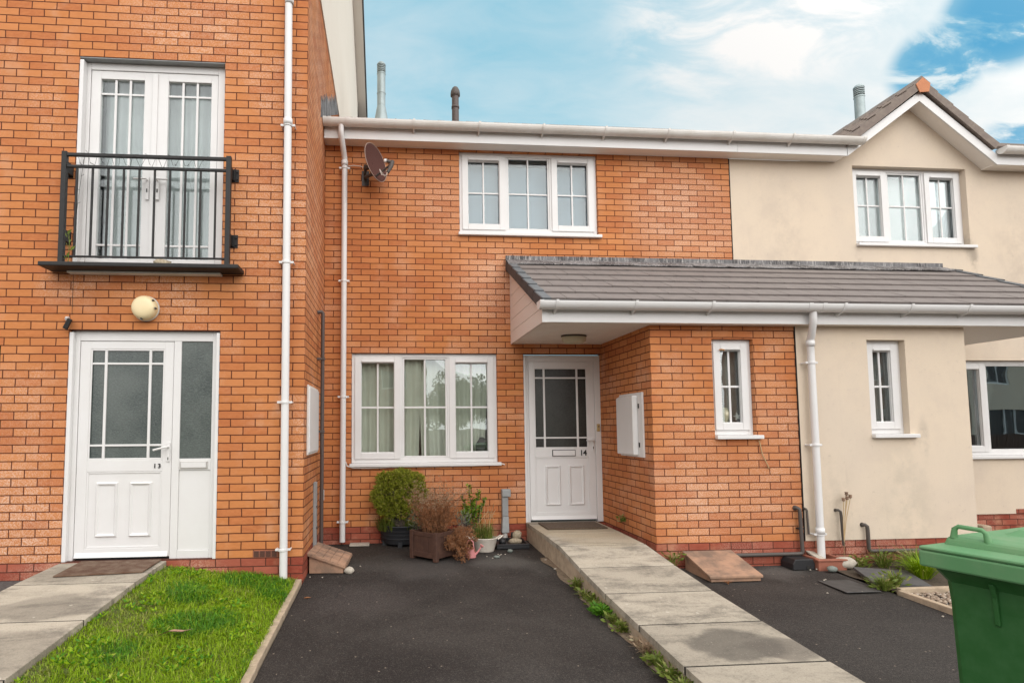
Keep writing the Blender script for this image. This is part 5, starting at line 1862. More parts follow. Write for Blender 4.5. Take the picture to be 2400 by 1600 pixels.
def twigs(mb, p, d, ln, r, depth, rng, tips, spread=.6, seg=4, gravity=0.0):
    pts = [Vector(p)]
    dd = Vector(d).normalized()
    for k in range(3):
        dd = (dd + Vector((rng.uniform(-.2, .2), rng.uniform(-.2, .2), rng.uniform(-.15, .2) - gravity))).normalized()
        pts.append(pts[-1] + dd * ln / 3)
    mb.tube(pts, [r, r * .85, r * .7, r * .55], seg, cap=False)
    tips.append((pts[-1], dd))
    tips.append((pts[2], dd))
    if depth > 0:
        for k in range(3):
            nd = (dd + Vector((rng.uniform(-1, 1), rng.uniform(-1, 1), rng.uniform(-.5, .8))) * spread).normalized()
            twigs(mb, pts[rng.choice((1, 2, 3))], nd, ln * .68, r * .6, depth - 1, rng, tips, spread, seg, gravity)


def shrub(label, base, h, clumps, m, rng, n_leaf, ln, wd, trunk_r=.012, bare='bark', name='shrub'):
    t = thing(name, label, 'plant', base)
    tr = MB()
    fo = MB()
    B = Vector(base)
    for (c, rad) in clumps:
        C_ = Vector(c)
        mid = B.lerp(C_, .5) + Vector((rng.uniform(-.02, .02), rng.uniform(-.02, .02), 0))
        tr.tube([B, mid, C_], [trunk_r, trunk_r * .7, trunk_r * .4], 6)
        for k in range(10):
            a = Vector((rng.gauss(0, 1), rng.gauss(0, 1), rng.gauss(0, 1))).normalized()
            tr.tube([C_ - Vector((0, 0, rad * .4)), C_ + a * rad * .8], [trunk_r * .3, .001], 4, cap=False)
    for (c, rad) in clumps:
        C_ = Vector(c)
        # tufts: bunches of needles at the ends of many shoots
        for q in range(int(n_leaf / 14)):
            a = Vector((rng.gauss(0, 1), rng.gauss(0, .9), rng.gauss(.25, 1))).normalized()
            p = C_ + a * rad * (rng.random() ** .4) * rng.uniform(.75, 1.1)
            for k in range(14):
                d = a * .7 + Vector((rng.gauss(0, .6), rng.gauss(0, .6), rng.gauss(.25, .6)))
                leaf(fo, p + d * .004, d, ln * rng.uniform(.6, 1.2), wd, rng)
    tr.build('trunk', bare, t)
    fo.build('foliage', m, t)
    return t


rg = random.Random(77)
# clipped green shrub in the black pot
cl_ = []
for (x, z, r_) in ((.78, .50, .11), (.92, .56, .12), (1.06, .50, .12), (.74, .37, .11), (.88, .40, .13), (1.04, .38, .12), (1.14, .48, .08), (.80, .28, .10), (.95, .28, .11), (.70, .46, .08), (1.12, .35, .08), (.93, .63, .06), (.68, .30, .06), (.72, .57, .08), (1.13, .57, .08), (1.19, .40, .07), (.64, .38, .07), (1.0, .61, .08), (.84, .61, .08), (.80, .19, .09), (.95, .20, .09), (1.06, .22, .09), (.88, .30, .11), (.72, .22, .07), (1.0, .44, .12), (.84, .46, .12)):
    cl_.append(((x, -.16 + rg.uniform(-.05, .05), z), r_))
shrub('bushy green shrub with rounded top growing in the black planter', (.935, -.14, -.03), .7, cl_, 'leaf_shrub', rg, 1650, .030, .0034)
# straggly grass tufts round its foot
def tuft(mb, base, n, h, spread, rng, wd=.004, droop=.4):
    B = Vector(base)
    for _ in range(n):
        a = rng.uniform(0, 2 * pi)
        o = Vector((cos(a), sin(a), 0))
        hh = h * rng.uniform(.5, 1.1)
        sp = spread * rng.uniform(.1, 1)
        p0 = B + o * spread * .25 * rng.random()
        p1 = p0 + o * sp * .4 + Vector((0, 0, hh * .6))
        p2 = p1 + o * sp * .6 + Vector((rng.uniform(-.01, .01), rng.uniform(-.01, .01), hh * (.4 - droop * rng.random())))
        s = Vector((-o.y, o.x, 0)) * wd
        mb.add([p0 - s, p0 + s, p1 + s * .8, p1 - s * .8, p2], [(0, 1, 2, 3), (3, 2, 4)], True)


tf = MB()
for (x, y) in ((.75, -.17), (.82, -.2), (1.1, -.17), (1.14, -.12), (.70, -.1), (1.02, -.21)):
    tuft(tf, (x, y, -.03), 80, .22, .17, rg, .0028)
tag(tf.build('grass_tuft', 'weed', origin=(.93, -.15, -.03)), 'pale grass sprouting round the foot of the shrub in the black planter', 'grass')

# dried brown heather in the wooden box
t = thing('dried_plant', 'dried brown heather spilling out of the wooden planter box', 'plant', (1.28, -.74, .0))
tw = MB()
fo = MB()
fp = MB()
tips = []
for k in range(74):
    a = rg.uniform(0, 2 * pi)
    d = Vector((cos(a) * rg.uniform(.1, .75), sin(a) * rg.uniform(.1, .6), 1.0))
    twigs(tw, (1.28 + rg.uniform(-.11, .11), -.74 + rg.uniform(-.11, .11), -.01), d, rg.uniform(.19, .33), .003, 2, rg, tips, .6, 3)
for k in range(30):       # the sprays that hang over the right-hand side
    d = Vector((rg.uniform(.3, 1.0), rg.uniform(-.6, .2), rg.uniform(.1, .7)))
    twigs(tw, (1.40 + rg.uniform(-.05, .06), -.80 + rg.uniform(-.08, .10), .02), d, rg.uniform(.10, .19), .0022, 2, rg, tips, .8, 3, .22)
for k in range(16):
    x_ = rg.uniform(1.46, 1.60)
    y_ = rg.uniform(-.92, -.74)
    twigs(tw, (x_, y_, rg.uniform(-.12, .02)), Vector((rg.uniform(-.6, .8), rg.uniform(-.6, .4), rg.uniform(-.6, .3))), rg.uniform(.06, .11), .0018, 2, rg, tips, .9, 3, .1)
for (p, d) in tips:
    if p.z < gz(p.y) + .01:
        continue
    low = p.z < .30 + .1 * rg.random()
    for k in range(9):
        dd = d + Vector((rg.gauss(0, .7), rg.gauss(0, .7), rg.gauss(0, .6)))
        leaf(fo if (low or rg.random() < .35) else fp, p, dd, rg.uniform(.012, .028), .0018, rg)
tw.build('stem', 'stem_dry', t)
fo.build('foliage', 'leaf_dry', t)
fp.build('flower_spike', 'leaf_palebrown', t)
sv = MB()
for (x, y, z, r_) in ((1.12, -.60, .20, .10), (1.60, -.66, .16, .10), (1.10, -.62, .12, .07)):
    for k in range(160):
        a = Vector((rg.gauss(0, 1), rg.gauss(0, 1), rg.gauss(.3, 1))).normalized()
        leaf(sv, Vector((x, y, z)) + a * r_ * rg.random(), a + Vector((0, 0, .6)), .045 * rg.uniform(.6, 1.2), .003, rg)
st = thing('lavender', 'silvery green lavender shoots at both sides of the dried heather', 'plant', (1.3, -.62, 0))
sv.build('foliage', 'leaf_silver', st)
ss = MB()
for (x, y, z) in ((1.12, -.60, .20), (1.60, -.66, .16)):
    for k in range(12):
        ss.tube([(x + rg.uniform(-.03, .03), y, -.05), (x + rg.uniform(-.08, .08), y, z + .06)], .0025, 4)
ss.build('stem', 'bark', st)

# leafy shrub behind, standing in a black pot hidden by the heather
cl_ = []
t = thing('leafy_plant', 'bright green leafy plant with upright shoots behind the white planter', 'plant', (1.78, -.18, -.1))
tr = MB()
fo = MB()
for (x, z) in ((1.735, .50), (1.85, .44), (1.93, .34), (1.67, .36), (1.79, .34), (1.72, .26), (1.88, .24), (1.80, .20), (1.66, .20)):
    p0 = Vector((1.78 + rg.uniform(-.03, .03), -.18, -.12))
    p1 = Vector((x, -.18 + rg.uniform(-.07, .05), z))
    mid = p0.lerp(p1, .5) + Vector((rg.uniform(-.02, .02), 0, 0))
    tr.tube([p0, mid, p1], [.006, .005, .003], 5)
    for k in range(70):
        s_ = rg.uniform(.45, 1.0)
        q = mid.lerp(p1, s_ * 2 - 1) if s_ > .5 else p0.lerp(mid, s_ * 2)
        a = rg.uniform(0, 2 * pi)
        leaf(fo, q, Vector((cos(a), sin(a), .55)), rg.uniform(.03, .055), .011, rg)
tr.build('stem', 'bark', t)
fo.build('foliage', 'leaf_green', t)
t = thing('planter', 'black pot half hidden behind the dried heather', 'planter', (1.70, -.32, GP))
MB().lathe([(0, GP), (.10, GP), (.13, GP + .20), (.137, GP + .21), (.125, GP + .21), (.115, GP + .17), (0, GP + .165)], 1.70, -.32, 22).build('pot', 'pot_black', t)
for k in range(1):
    dk = MB()
    for q in range(260):
        a = Vector((rg.gauss(0, 1), rg.gauss(0, 1), rg.gauss(.5, .8))).normalized()
        leaf(dk, Vector((1.70, -.34, .02)) + a * .10 * rg.random(), a, .03, .008, rg)
    tag(dk.build('dead_plant', 'plastic_grey', origin=(1.70, -.34, .0)), 'withered dark plant in the black pot behind the heather', 'plant')
# grasses in the white planter
tf = MB()
for k in range(9):
    tuft(tf, (1.78 + k * .022, -.52 + rg.uniform(-.05, .05), -.10), 34, .26, .14, rg, .0022, .5)
gw = thing('ornamental_grass', 'mixed green and straw coloured grass in the white planter', 'plant', (1.865, -.52, -.1))
tf.build('blade', 'weed', gw)
tf = MB()
for k in range(9):
    x = 1.80 + rg.uniform(0, .16)
    tf.tube([(x, -.52, -.10), (x + rg.uniform(-.03, .05), -.53, .12), (x + rg.uniform(-.05, .09), -.54, rg.uniform(.2, .36)), (x + rg.uniform(-.05, .12), -.55, rg.uniform(.1, .25))], .0022, 4)
tf.build('stalk', 'straw', gw)

# service pipe with grey cover, black tray and stones
t = thing('conduit', 'grey plastic pipe cover with a box on top beside door 14', 'conduit', (2.2, -.05, -.1))
MB().box(2.165, 2.275, -.085, -.002, .335, .43).build('box', 'conduit', t, bevel=0.012)
MB().box(2.170, 2.245, -.062, -.002, .10, .334).build('cover', 'conduit', t, bevel=0.006)
d = MB()
d.hexa([(2.155, -.10, -.09), (2.245, -.10, -.09), (2.245, -.002, -.09), (2.155, -.002, -.09), (2.172, -.064, .099), (2.247, -.064, .099), (2.247, -.002, .099), (2.172, -.002, .099)])
d.build('shoe', 'conduit', t, bevel=0.005)
MB().tube([(2.20, -.05, -.20), (2.20, -.05, -.085)], .032, 12).build('pipe', 'cable_white', t)
t = thing('drain_tray', 'black plastic drain tray on the tarmac beside the ramp', 'tray', (2.2, -.27, gz(-.3)))
zt_ = gz(-.3)
d = MB()
d.box(2.02, 2.40, -.47, -.07, zt_ + .001, zt_ + .03)
d.box(2.02, 2.40, -.47, -.445, zt_ + .0305, zt_ + .055)
d.box(2.02, 2.40, -.095, -.07, zt_ + .0305, zt_ + .055)
d.box(2.02, 2.045, -.4445, -.0955, zt_ + .0305, zt_ + .055)
d.box(2.375, 2.40, -.4445, -.0955, zt_ + .0305, zt_ + .055)
d.build('tray', 'plastic_black', t, bevel=0.004)
MB().lathe([(.0, zt_ + .031), (.05, zt_ + .031), (.05, zt_ + .13), (.04, zt_ + .13), (.04, zt_ + .05)], 2.30, -.16, 16).build('socket', 'plastic_black', t)
MB().lathe([(.0, zt_ + .031), (.04, zt_ + .031), (.04, zt_ + .09), (.03, zt_ + .09), (.03, zt_ + .05)], 2.11, -.34, 16).build('socket', 'plastic_black', t)
rg = random.Random(8)
tag(MB().blob((2.265, -.33, -.145), (.085, .05, .036), rg, .10).build('stone', 'stone', origin=(2.265, -.33, -.17)), 'flat pitted stone lying on the black tray', 'stone')
tag(MB().blob((2.295, -.285, -.085), (.060, .045, .058), rg, .12).build('stone', 'stone', origin=(2.295, -.285, -.13)), 'rounded pitted stone propped up on the black tray', 'stone')


def pebble(x, y, r, m, label, flat=.6, group=None):
    z = gz(y)
    o = MB().blob((x, y, z + r * flat * .8), (r, r * .75, r * flat), rg, .12, 2).build('stone', m, origin=(x, y, z))
    tag(o, label, 'stone', group)


pebble(.405, -1.30, .05, 'stone_white', 'lumpy white stone beside the clay ground box', .75)
pebble(2.145, -.60, .033, 'stone_grey', 'smooth grey green pebble in front of the black tray', .6)
pebble(1.95, -.83, .035, 'stone_grey', 'dark flat pebble near the white planter', .4)
pebble(5.10, -1.68, .05, 'stone_grey', 'green grey pebble at the foot of the terracotta drain', .6)
pebble(5.33, -1.56, .11, 'stone_white', 'big pale stone beside the drain on the right', .55)
for (x, y) in ((1.85, -.78), (1.90, -.86), (2.0, -.74), (2.02, -.71), (2.07, -.70), (1.99, -.70)):
    pebble(x, y, .008, 'stone_white', 'tiny cream stone chip on the tarmac before the white planter', .7, 'cream stone chips on the tarmac')
for (x, y) in ((.42, -1.15), (.50, -1.05), (.04, -1.40), (.16, -1.42)):
    pebble(x, y, .008, 'stone_white', 'tiny pale chip near the clay ground box', .7, 'pale chips near the ground box')
for (x, y) in ((4.80, -1.95), (4.83, -1.93), (4.55, -2.3), (4.92, -1.62), (5.0, -1.60), (5.09, -2.15), (4.87, -2.30), (5.0, -2.9)):
    pebble(x, y, .009, 'stone_white', 'tiny pale chip scattered on the right hand drive', .6, 'pale chips on the right drive')

# drain gully cover near the left downpipe
tag(MB().box(.33, .56, -.17, -.03, gz(0) + .003, gz(0) + .022).build('drain_cover', 'stone_white', bevel=0.004, origin=(.45, -.1, gz(0))), 'pale concrete drain cover at the foot of the left downpipe', 'drain cover')

# doormats
t = MB().hexa([(-1.935, -2.06, ramp_z(-2.06, P13) + .003), (-1.262, -1.985, ramp_z(-1.985, P13) + .003), (-1.255, -1.60, .003), (-1.945, -1.60, .003),
               (-1.935, -2.06, ramp_z(-2.06, P13) + .016), (-1.262, -1.985, ramp_z(-1.985, P13) + .016), (-1.255, -1.60, .016), (-1.945, -1.60, .016)])
tag(t.build('doormat', 'mat_brown', bevel=0.004, origin=(-1.6, -1.8, 0)), 'worn brown doormat in front of door 13', 'doormat')
t = MB().box(2.585, 3.285, -.585, -.15, .021, .036)
tag(t.build('doormat', 'mat_coir', bevel=0.004, origin=(2.93, -.37, .02)), 'speckled coir doormat in front of door 14', 'doormat')

# bait box, terracotta gully, manhole, slate, waste pipes on the porch fronts
t = thing('bait_box', 'black plastic bait box on the tarmac by the brick porch', 'box', (4.89, -1.50, gz(-1.5)))
z0 = gz(-1.5) - .012
b = MB()
b.prism([(4.775, z0), (5.0, z0), (5.005, z0 + .06), (4.985, z0 + .105), (4.80, z0 + .105), (4.775, z0 + .06)], 'y', -1.58, -1.395)
b.build('body', 'plastic_black', t, bevel=0.006)
MB().box(4.915, 4.955, -1.583, -1.5805, z0 + .005, z0 + .045).build('entry_hole', 'dark_gap', t)
t = thing('drain_gully', 'terracotta drain surround under the right downpipe', 'drain', (5.15, -1.50, gz(-1.5)))
b = MB()
z0 = gz(-1.55) - .02
b.box(5.015, 5.31, -1.615, -1.575, z0, z0 + .095)
b.box(5.015, 5.055, -1.5745, -1.385, z0, z0 + .12)
b.box(5.27, 5.31, -1.5745, -1.385, z0, z0 + .12)
b.build('surround', 'terracotta', t, bevel=0.006)
MB().box(5.005, 5.32, -1.625, -1.57, z0 + .0955, z0 + .115).build('rim', 'terracotta', t, bevel=0.008)
d = MB()
d.hexa([(5.056, -1.55, z0 + .10), (5.145, -1.56, z0 + .09), (5.145, -1.39, z0 + .13), (5.056, -1.39, z0 + .145), (5.056, -1.55, z0 + .115), (5.145, -1.56, z0 + .105), (5.145, -1.39, z0 + .145), (5.056, -1.39, z0 + .16)])
d.build('grate', 'stone_white', t)
t = MB()
zz = gz(-2.1) - .006
t.add([(4.75, -1.93, zz), (5.06, -1.93, zz), (5.04, -2.31, zz), (4.72, -2.31, zz), (4.75, -1.93, zz + .008), (5.06, -1.93, zz + .008), (5.04, -2.31, zz + .008), (4.72, -2.31, zz + .008)],
      [(0, 3, 2, 1), (4, 5, 6, 7), (0, 1, 5, 4), (1, 2, 6, 5), (2, 3, 7, 6), (3, 0, 4, 7)])
tag(t.build('manhole_cover', 'manhole', bevel=0.004, origin=(4.9, -2.1, zz)), 'flat grey manhole cover set into the right hand drive', 'manhole cover')
t = MB()
t.hexa([(5.15, -2.10, -.262), (5.55, -2.28, -.262), (5.72, -1.85, -.235), (5.30, -1.70, -.225), (5.15, -2.10, -.232), (5.55, -2.28, -.232), (5.72, -1.85, -.205), (5.30, -1.70, -.195)])
tag(t.build('slate_slab', 'slate', bevel=0.005, origin=(5.4, -2.0, -.26)), 'dark slate slab lying tilted among the weeds', 'slab')


def wpipe(label, pts, r, clips=()):
    t = thing('waste_pipe', label, 'pipe', pts[-1])
    MB().tube(pts, r, 10).build('pipe', 'pipe_grey', t)
    for (x, y, z) in clips:
        MB().box(x - .03, x + .024, y - .006, YE - .001, z - .008, z + .008).build('clip', 'plastic_black', t)
    p = Vector(pts[0])
    MB().tube([(p.x, YE - .0015, p.z), (p.x, YE - .012, p.z)], r * 1.35, 12).build('collar', 'pipe_grey', t)


wpipe('thick brown waste pipe bending along the plinth of the brick porch', [(4.965, YE - .002, .335), (4.968, YE - .03, .338), (4.985, YE - .04, .325), (4.99, YE - .04, .28), (4.998, YE - .04, -.10), (4.99, YE - .04, -.118), (4.96, YE - .04, -.122), (4.25, YE - .035, -.122), (4.22, YE - .04, -.14), (4.20, YE - .09, -.20)], .019, [(4.995, YE - .04, .13)])
t = [o for o in bpy.data.objects if o.name.startswith('waste_pipe')]
wpipe('short thin overflow pipe with white collar beside the thick waste pipe', [(5.062, YE - .002, .325), (5.066, YE - .03, .325), (5.07, YE - .036, .31), (5.078, YE - .036, .07)], .011)
wpipe('thin brown pipe on the cream porch beside the dried poppy stalks', [(5.40, YE - .014, .305), (5.405, YE - .045, .31), (5.425, YE - .05, .295), (5.43, YE - .05, .25), (5.44, YE - .05, -.05)], .013)
wpipe('brown waste pipe turning right along the plinth of the cream porch', [(5.685, YE - .014, .15), (5.69, YE - .045, .155), (5.708, YE - .05, .14), (5.712, YE - .05, .10), (5.714, YE - .05, -.09), (5.722, YE - .05, -.106), (5.75, YE - .05, -.11), (6.6, YE - .045, -.115)], .018)
tag(MB().tube([(4.60, YE - .012, 1.03), (4.605, YE - .02, 1.01), (4.63, YE - .02, .88), (4.68, YE - .018, .78), (4.70, YE - .01, .74)], .006, 5).build('cable', 'straw', origin=(4.62, YE, 1.0)), 'short straw coloured cord hanging from the brick below the porch window', 'cord')

# dried poppy stalks
t = thing('dried_poppy', 'dried poppy stalks with round seed heads by the right downpipe', 'plant', (5.40, -1.47, -.24))
sk_ = MB()
hds = MB()
for (x, z) in ((5.468, .463), (5.432, .404), (5.507, .435), (5.472, .42)):
    sk_.tube([(5.40, -1.47, -.24), (5.415, -1.47, .0), (5.43 + (x - 5.468) * .4, -1.47, .2), (x, -1.47, z)], .0035, 5)
    hds.lathe([(0, z - .004), (.014, z + .004), (.017, z + .016), (.012, z + .028), (.018, z + .031), (.018, z + .035), (0, z + .037)], x, -1.47, 10)
sk_.build('stalk', 'straw', t)
hds.build('seed_head', 'lid_clay', t)


# weeds
def weed(label, x, y, z, n, h, sp, m='weed', name='weed', group=None, broad=0.0, s=1):
    r = random.Random(int(x * 1000 + y * 333 + s))
    t = thing(name, label, 'weed', (x, y, z), group)
    mb = MB()
    tuft(mb, (x, y, z), int(n * (1 - broad)), h, sp, r, .0035, .5)
    for k in range(int(n * broad)):
        a = r.uniform(0, 2 * pi)
        rr = sp * r.random()
        p = Vector((x + cos(a) * rr * .7, y + sin(a) * rr * .7, z + h * r.random() * .7))
        leaf(mb, p, Vector((cos(a), sin(a), r.uniform(.1, .9))), r.uniform(.03, .06) * (1 + sp), .010, r)
    mb.build('leaf', m, t)
    st = MB()
    for k in range(3):
        a = r.uniform(0, 2 * pi)
        st.tube([(x, y, z - .01), (x + cos(a) * sp * .3, y + sin(a) * sp * .3, z + h * .6)], .002, 4)
    st.build('stem', m, t)
    return t


weed('green weed tuft growing at the brick foot halfway down the ramp', 3.43, -.62, .10, 40, .09, .06, broad=.6)
weed('leafy weed at the front corner of the brick porch', 3.60, -1.47, -.20, 60, .19, .13, broad=.75)
weed('small tuft at the front edge of the pinkish ground box', 3.87, -1.95, gz(-1.95), 20, .04, .05, m='leaf_dry')
rows = (('upright grass clump', 2.44, -2.02, 40, .11, .06, 'weed', .2), ('low straw weeds', 2.44, -2.22, 40, .06, .07, 'weed', .3), ('straw coloured grass', 2.445, -2.38, 50, .08, .06, 'weed', .2),
        ('yellowish weeds', 2.44, -2.52, 50, .07, .07, 'weed', .3), ('bright green clover', 2.43, -2.66, 90, .07, .08, 'clover', .95), ('grass and moss', 2.445, -2.83, 60, .07, .06, 'weed', .2),
        ('dark green weed', 2.445, -2.98, 50, .07, .06, 'weed', .5), ('short straw tuft', 2.455, -3.22, 30, .05, .05, 'leaf_palebrown', .1), ('dry fanned grass', 2.445, -3.36, 60, .07, .07, 'leaf_palebrown', .1),
        ('mixed green and dry weeds', 2.445, -3.52, 60, .06, .07, 'weed', .4), ('green weeds', 2.44, -3.70, 70, .06, .07, 'weed', .5), ('mossy grass', 2.44, -3.86, 80, .06, .06, 'weed', .3), ('last weeds', 2.44, -4.02, 80, .06, .06, 'weed', .4))
wl_ = ('upright grass clump nearest the house along the ramp foot', 'low straw weeds just below the upright grass clump by the ramp', 'straw coloured grass above the yellowish weeds by the ramp', 'yellowish weeds just above the bright clover by the ramp',
       'bright green clover patch at the foot of the ramp', 'grass just below the bright clover by the ramp', 'dark green weed below the clover beside the ramp', 'short straw tuft midway along the lower ramp edge', 'dry fanned grass clump at the lower ramp edge',
       'mixed green and dry weeds below the fanned dry grass', 'green weeds near the lower end of the ramp edge', 'mossy grass close to the bottom edge of the photo by the ramp', 'weeds at the very bottom of the ramp edge')
for (nm, x, y, n, h, sp, m, br), lb_ in zip(rows, wl_):
    weed(lb_, x, y, gz(y) + .006, int(n * 2.2), h * 1.25, sp * 1.45, m, group='weeds along the ramp', broad=br)
weed('dark green leafy weed in front of the pale stone', 5.52, -1.52, -.25, 90, .14, .13, m='weed', broad=.8)
weed('reddish green weed between drain and slate slab', 5.62, -1.48, -.25, 40, .15, .09, m='leaf_dry', broad=.5)
weed('pale bushy weed at the corner of the bed edging', 5.12, -2.25, -.262, 170, .15, .16, broad=.35)
weed('feathery weed overhanging the manhole cover', 5.27, -2.20, -.25, 150, .17, .14, broad=.3, s=4)
weed('big bright green grass clump beside the green bin', 5.78, -1.95, -.25, 420, .24, .26, m='grass', name='grass_clump')
weed('second grass clump behind the slate slab', 5.95, -1.72, -.25, 300, .26, .24, m='weed', name='grass_clump')
weed('loose green weed along the plinth right of the slab', 5.75, -1.55, -.25, 150, .22, .2, m='weed', broad=.4, s=6)
weed('straggling dry weed behind the grass clump near the plinth', 6.15, -1.55, -.25, 120, .22, .2, m='leaf_palebrown', broad=.3)
for (x, y) in ((2.44, -1.0), (2.44, -1.35)):
    pebble(x, y, .016, 'stone_white', 'crumb of pale mortar at the ramp foot', .5, 'mortar crumbs at the ramp foot')

# brown leaf on the lawn, bits of litter on the drive
lf = MB()
zz = lawn_z(-.61, -3.08) + .035
lf.add([(-.71, -3.13, zz), (-.64, -3.10, zz + .025), (-.56, -3.08, zz + .012), (-.49, -3.055, zz + .02), (-.55, -3.045, zz + .008), (-.62, -3.05, zz + .018),
        (-.71, -3.13, zz - .003), (-.64, -3.10, zz + .022), (-.56, -3.08, zz + .009), (-.49, -3.055, zz + .017), (-.55, -3.045, zz + .005), (-.62, -3.05, zz + .015)],
       [(0, 1, 5), (1, 2, 4, 5), (2, 3, 4), (6, 11, 7), (7, 11, 10, 8), (8, 10, 9)])
tag(lf.build('dry_leaf', 'brown_leaf', origin=(-.6, -3.08, zz)), 'single curled brown leaf lying on the lawn', 'leaf')
for (x, y, lb_) in ((.10, -2.02, 'small rusty leaf on the tarmac close to the kerb stones'), (.42, -3.9, 'tiny orange leaf low on the tarmac near the photo bottom')):
    lf = MB()
    z = gz(y) + .006
    lf.add([(x - .03, y, z), (x, y + .014, z + .006), (x + .035, y + .004, z + .002), (x, y - .014, z + .004), (x - .03, y, z - .002), (x, y + .014, z + .004), (x + .035, y + .004, z), (x, y - .014, z + .002)], [(0, 1, 2, 3), (7, 6, 5, 4)])
    tag(lf.build('dry_leaf', 'leaf_dry', origin=(x, y, z)), lb_, 'leaf')
# crack in the tarmac
ck = MB()
pts = [(.40, -1.62), (.37, -1.74), (.385, -1.83), (.345, -1.90), (.35, -1.99), (.33, -2.05)]
for (a, b), (c, d) in zip(pts, pts[1:]):
    ck.add([(a - .003, b, gz(b) + .004), (a + .003, b, gz(b) + .004), (c + .003, d, gz(d) + .004), (c - .003, d, gz(d) + .004)], [(0, 1, 2, 3)])
struct(ck.build('driveway_crack', 'dark_gap'))

# ------------------------------------------------------------------ lawn
rg = random.Random(99)
gm = MB()
gd = MB()
gy = MB()


def blade(mb, x, y, z, h, lean, w):
    a = rg.uniform(0, 2 * pi)
    o = Vector((cos(a), sin(a), 0))
    s = Vector((-o.y, o.x, 0)) * w
    p0 = Vector((x, y, z))
    p1 = p0 + o * lean * .35 * h + Vector((0, 0, h * .62))
    p2 = p1 + o * lean * .75 * h + Vector((0, 0, h * (.38 - .25 * lean)))
    mb.add([p0 - s, p0 + s, p1 + s * .75, p1 - s * .75, p2], [(0, 1, 2, 3), (3, 2, 4)], True)


tall = [(-.60, -2.85, .24), (-.50, -1.80, .22), (-.25, -1.85, .2), (-.75, -2.3, .2), (-.18, -2.1, .15)]
for k in range(30000):
    y = -1.59 - 3.0 * rg.random() ** .9
    x = -1.240 + 1.192 * rg.random()
    t_ = 0
    for (a, b, r_) in tall:
        d2 = ((x - a) ** 2 + (y - b) ** 2) / r_ ** 2
        t_ = max(t_, math.exp(-d2))
    edge = min(1, (x + 1.24) / .25)
    dry = sin(x * 4.1 + 2.0 + 1.3 * sin(y * 2.1)) * sin(y * 3.1 + .7)
    patch = .5 + .5 * sin(x * 7 + 1.3) * sin(y * 5.3 + .4) + rg.uniform(-.2, .2)
    h = (.020 + .020 * rg.random() + .055 * t_ * rg.random() + .008 * max(0, patch)) * (.65 + .35 * edge)
    if dry > .55 and t_ < .3:
        h *= .7
    mb = gy if (dry > .45 and t_ < .3 and rg.random() < .55) else gd if (t_ > .45 and rg.random() < .75) or patch > .85 else gm
    blade(mb, x, y, lawn_z(x, y) - .012, h * 1.15, rg.uniform(.3, 1.4), rg.uniform(.0014, .003))
for k in range(1100):      # broad weeds in the turf
    y = -1.62 - 2.7 * rg.random()
    x = -1.2 + 1.1 * rg.random()
    if sin(x * 11) * sin(y * 7.3 + 1) < .1:
        continue
    a0 = rg.uniform(0, 6.28)
    for q in range(5):
        a = a0 + q * 1.25 + rg.uniform(-.2, .2)
        leaf(gd if q % 2 else gm, Vector((x, y, lawn_z(x, y) + .006)), Vector((cos(a), sin(a), rg.uniform(.35, 1.0))), rg.uniform(.025, .05), .007, rg)
o = gm.build('grass', 'grass')
struct(tag(o, 'green lawn grass between the left ramp and the kerb stones', 'grass'), 'stuff')
o = gd.build('grass', 'grass_dark')
struct(tag(o, 'taller dark green grass and weeds in the lawn', 'grass'), 'stuff')
o = gy.build('grass', 'grass_dry')
struct(tag(o, 'thin pale grass in the dry patches of the lawn', 'grass'), 'stuff')

# ------------------------------------------------------------------ wheelie bin
BN = thing('wheelie_bin', 'green wheelie bin with faded lid in the right foreground', 'bin', (2.445, -5.362, gz(-5.6)), None, radians(16))
BZ = .80 - gz(-5.6)                                   # height of the lid rim over the ground
W_, D_ = .585, .72                                    # local: x = depth from the front, y = 0 .. -W
b = MB()


def ringb(z, ix, iy, ix2=None):
    return [(ix, -iy, z), (D_ - (ix2 if ix2 is not None else ix), -iy, z), (D_ - (ix2 if ix2 is not None else ix), -W_ + iy, z), (ix, -W_ + iy, z)]


lev = [ringb(0.02, .085, .060, .16), ringb(.30, .078, .052, .12), ringb(BZ - .17, .062, .040, .07), ringb(BZ - .105, .058, .036, .05), ringb(BZ - .075, .036, .022, .03), ringb(BZ - .056, .024, .016, .02)]
vv = [p for l_ in lev for p in l_]
ff = [(3, 2, 1, 0)]
for k in range(len(lev) - 1):
    for q in range(4):
        ff.append((k * 4 + q, k * 4 + (q + 1) % 4, (k + 1) * 4 + (q + 1) % 4, (k + 1) * 4 + q))
ff.append(tuple(range(len(vv) - 4, len(vv))))
b.add(vv, ff)
body = b.build('body', 'bin_green', BN, local=True, bevel=0.016)
for yr in (-.160, -W_ + .160):
    rb = MB()
    rb.prism([(.036, BZ - .085), (.050, BZ - .125), (.056, BZ - .205), (.075, BZ - .212), (.075, BZ - .085)], 'y', yr - .007, yr + .007)
    rb.build('rib', 'bin_green', body, local=True, bevel=0.003)
l = MB()
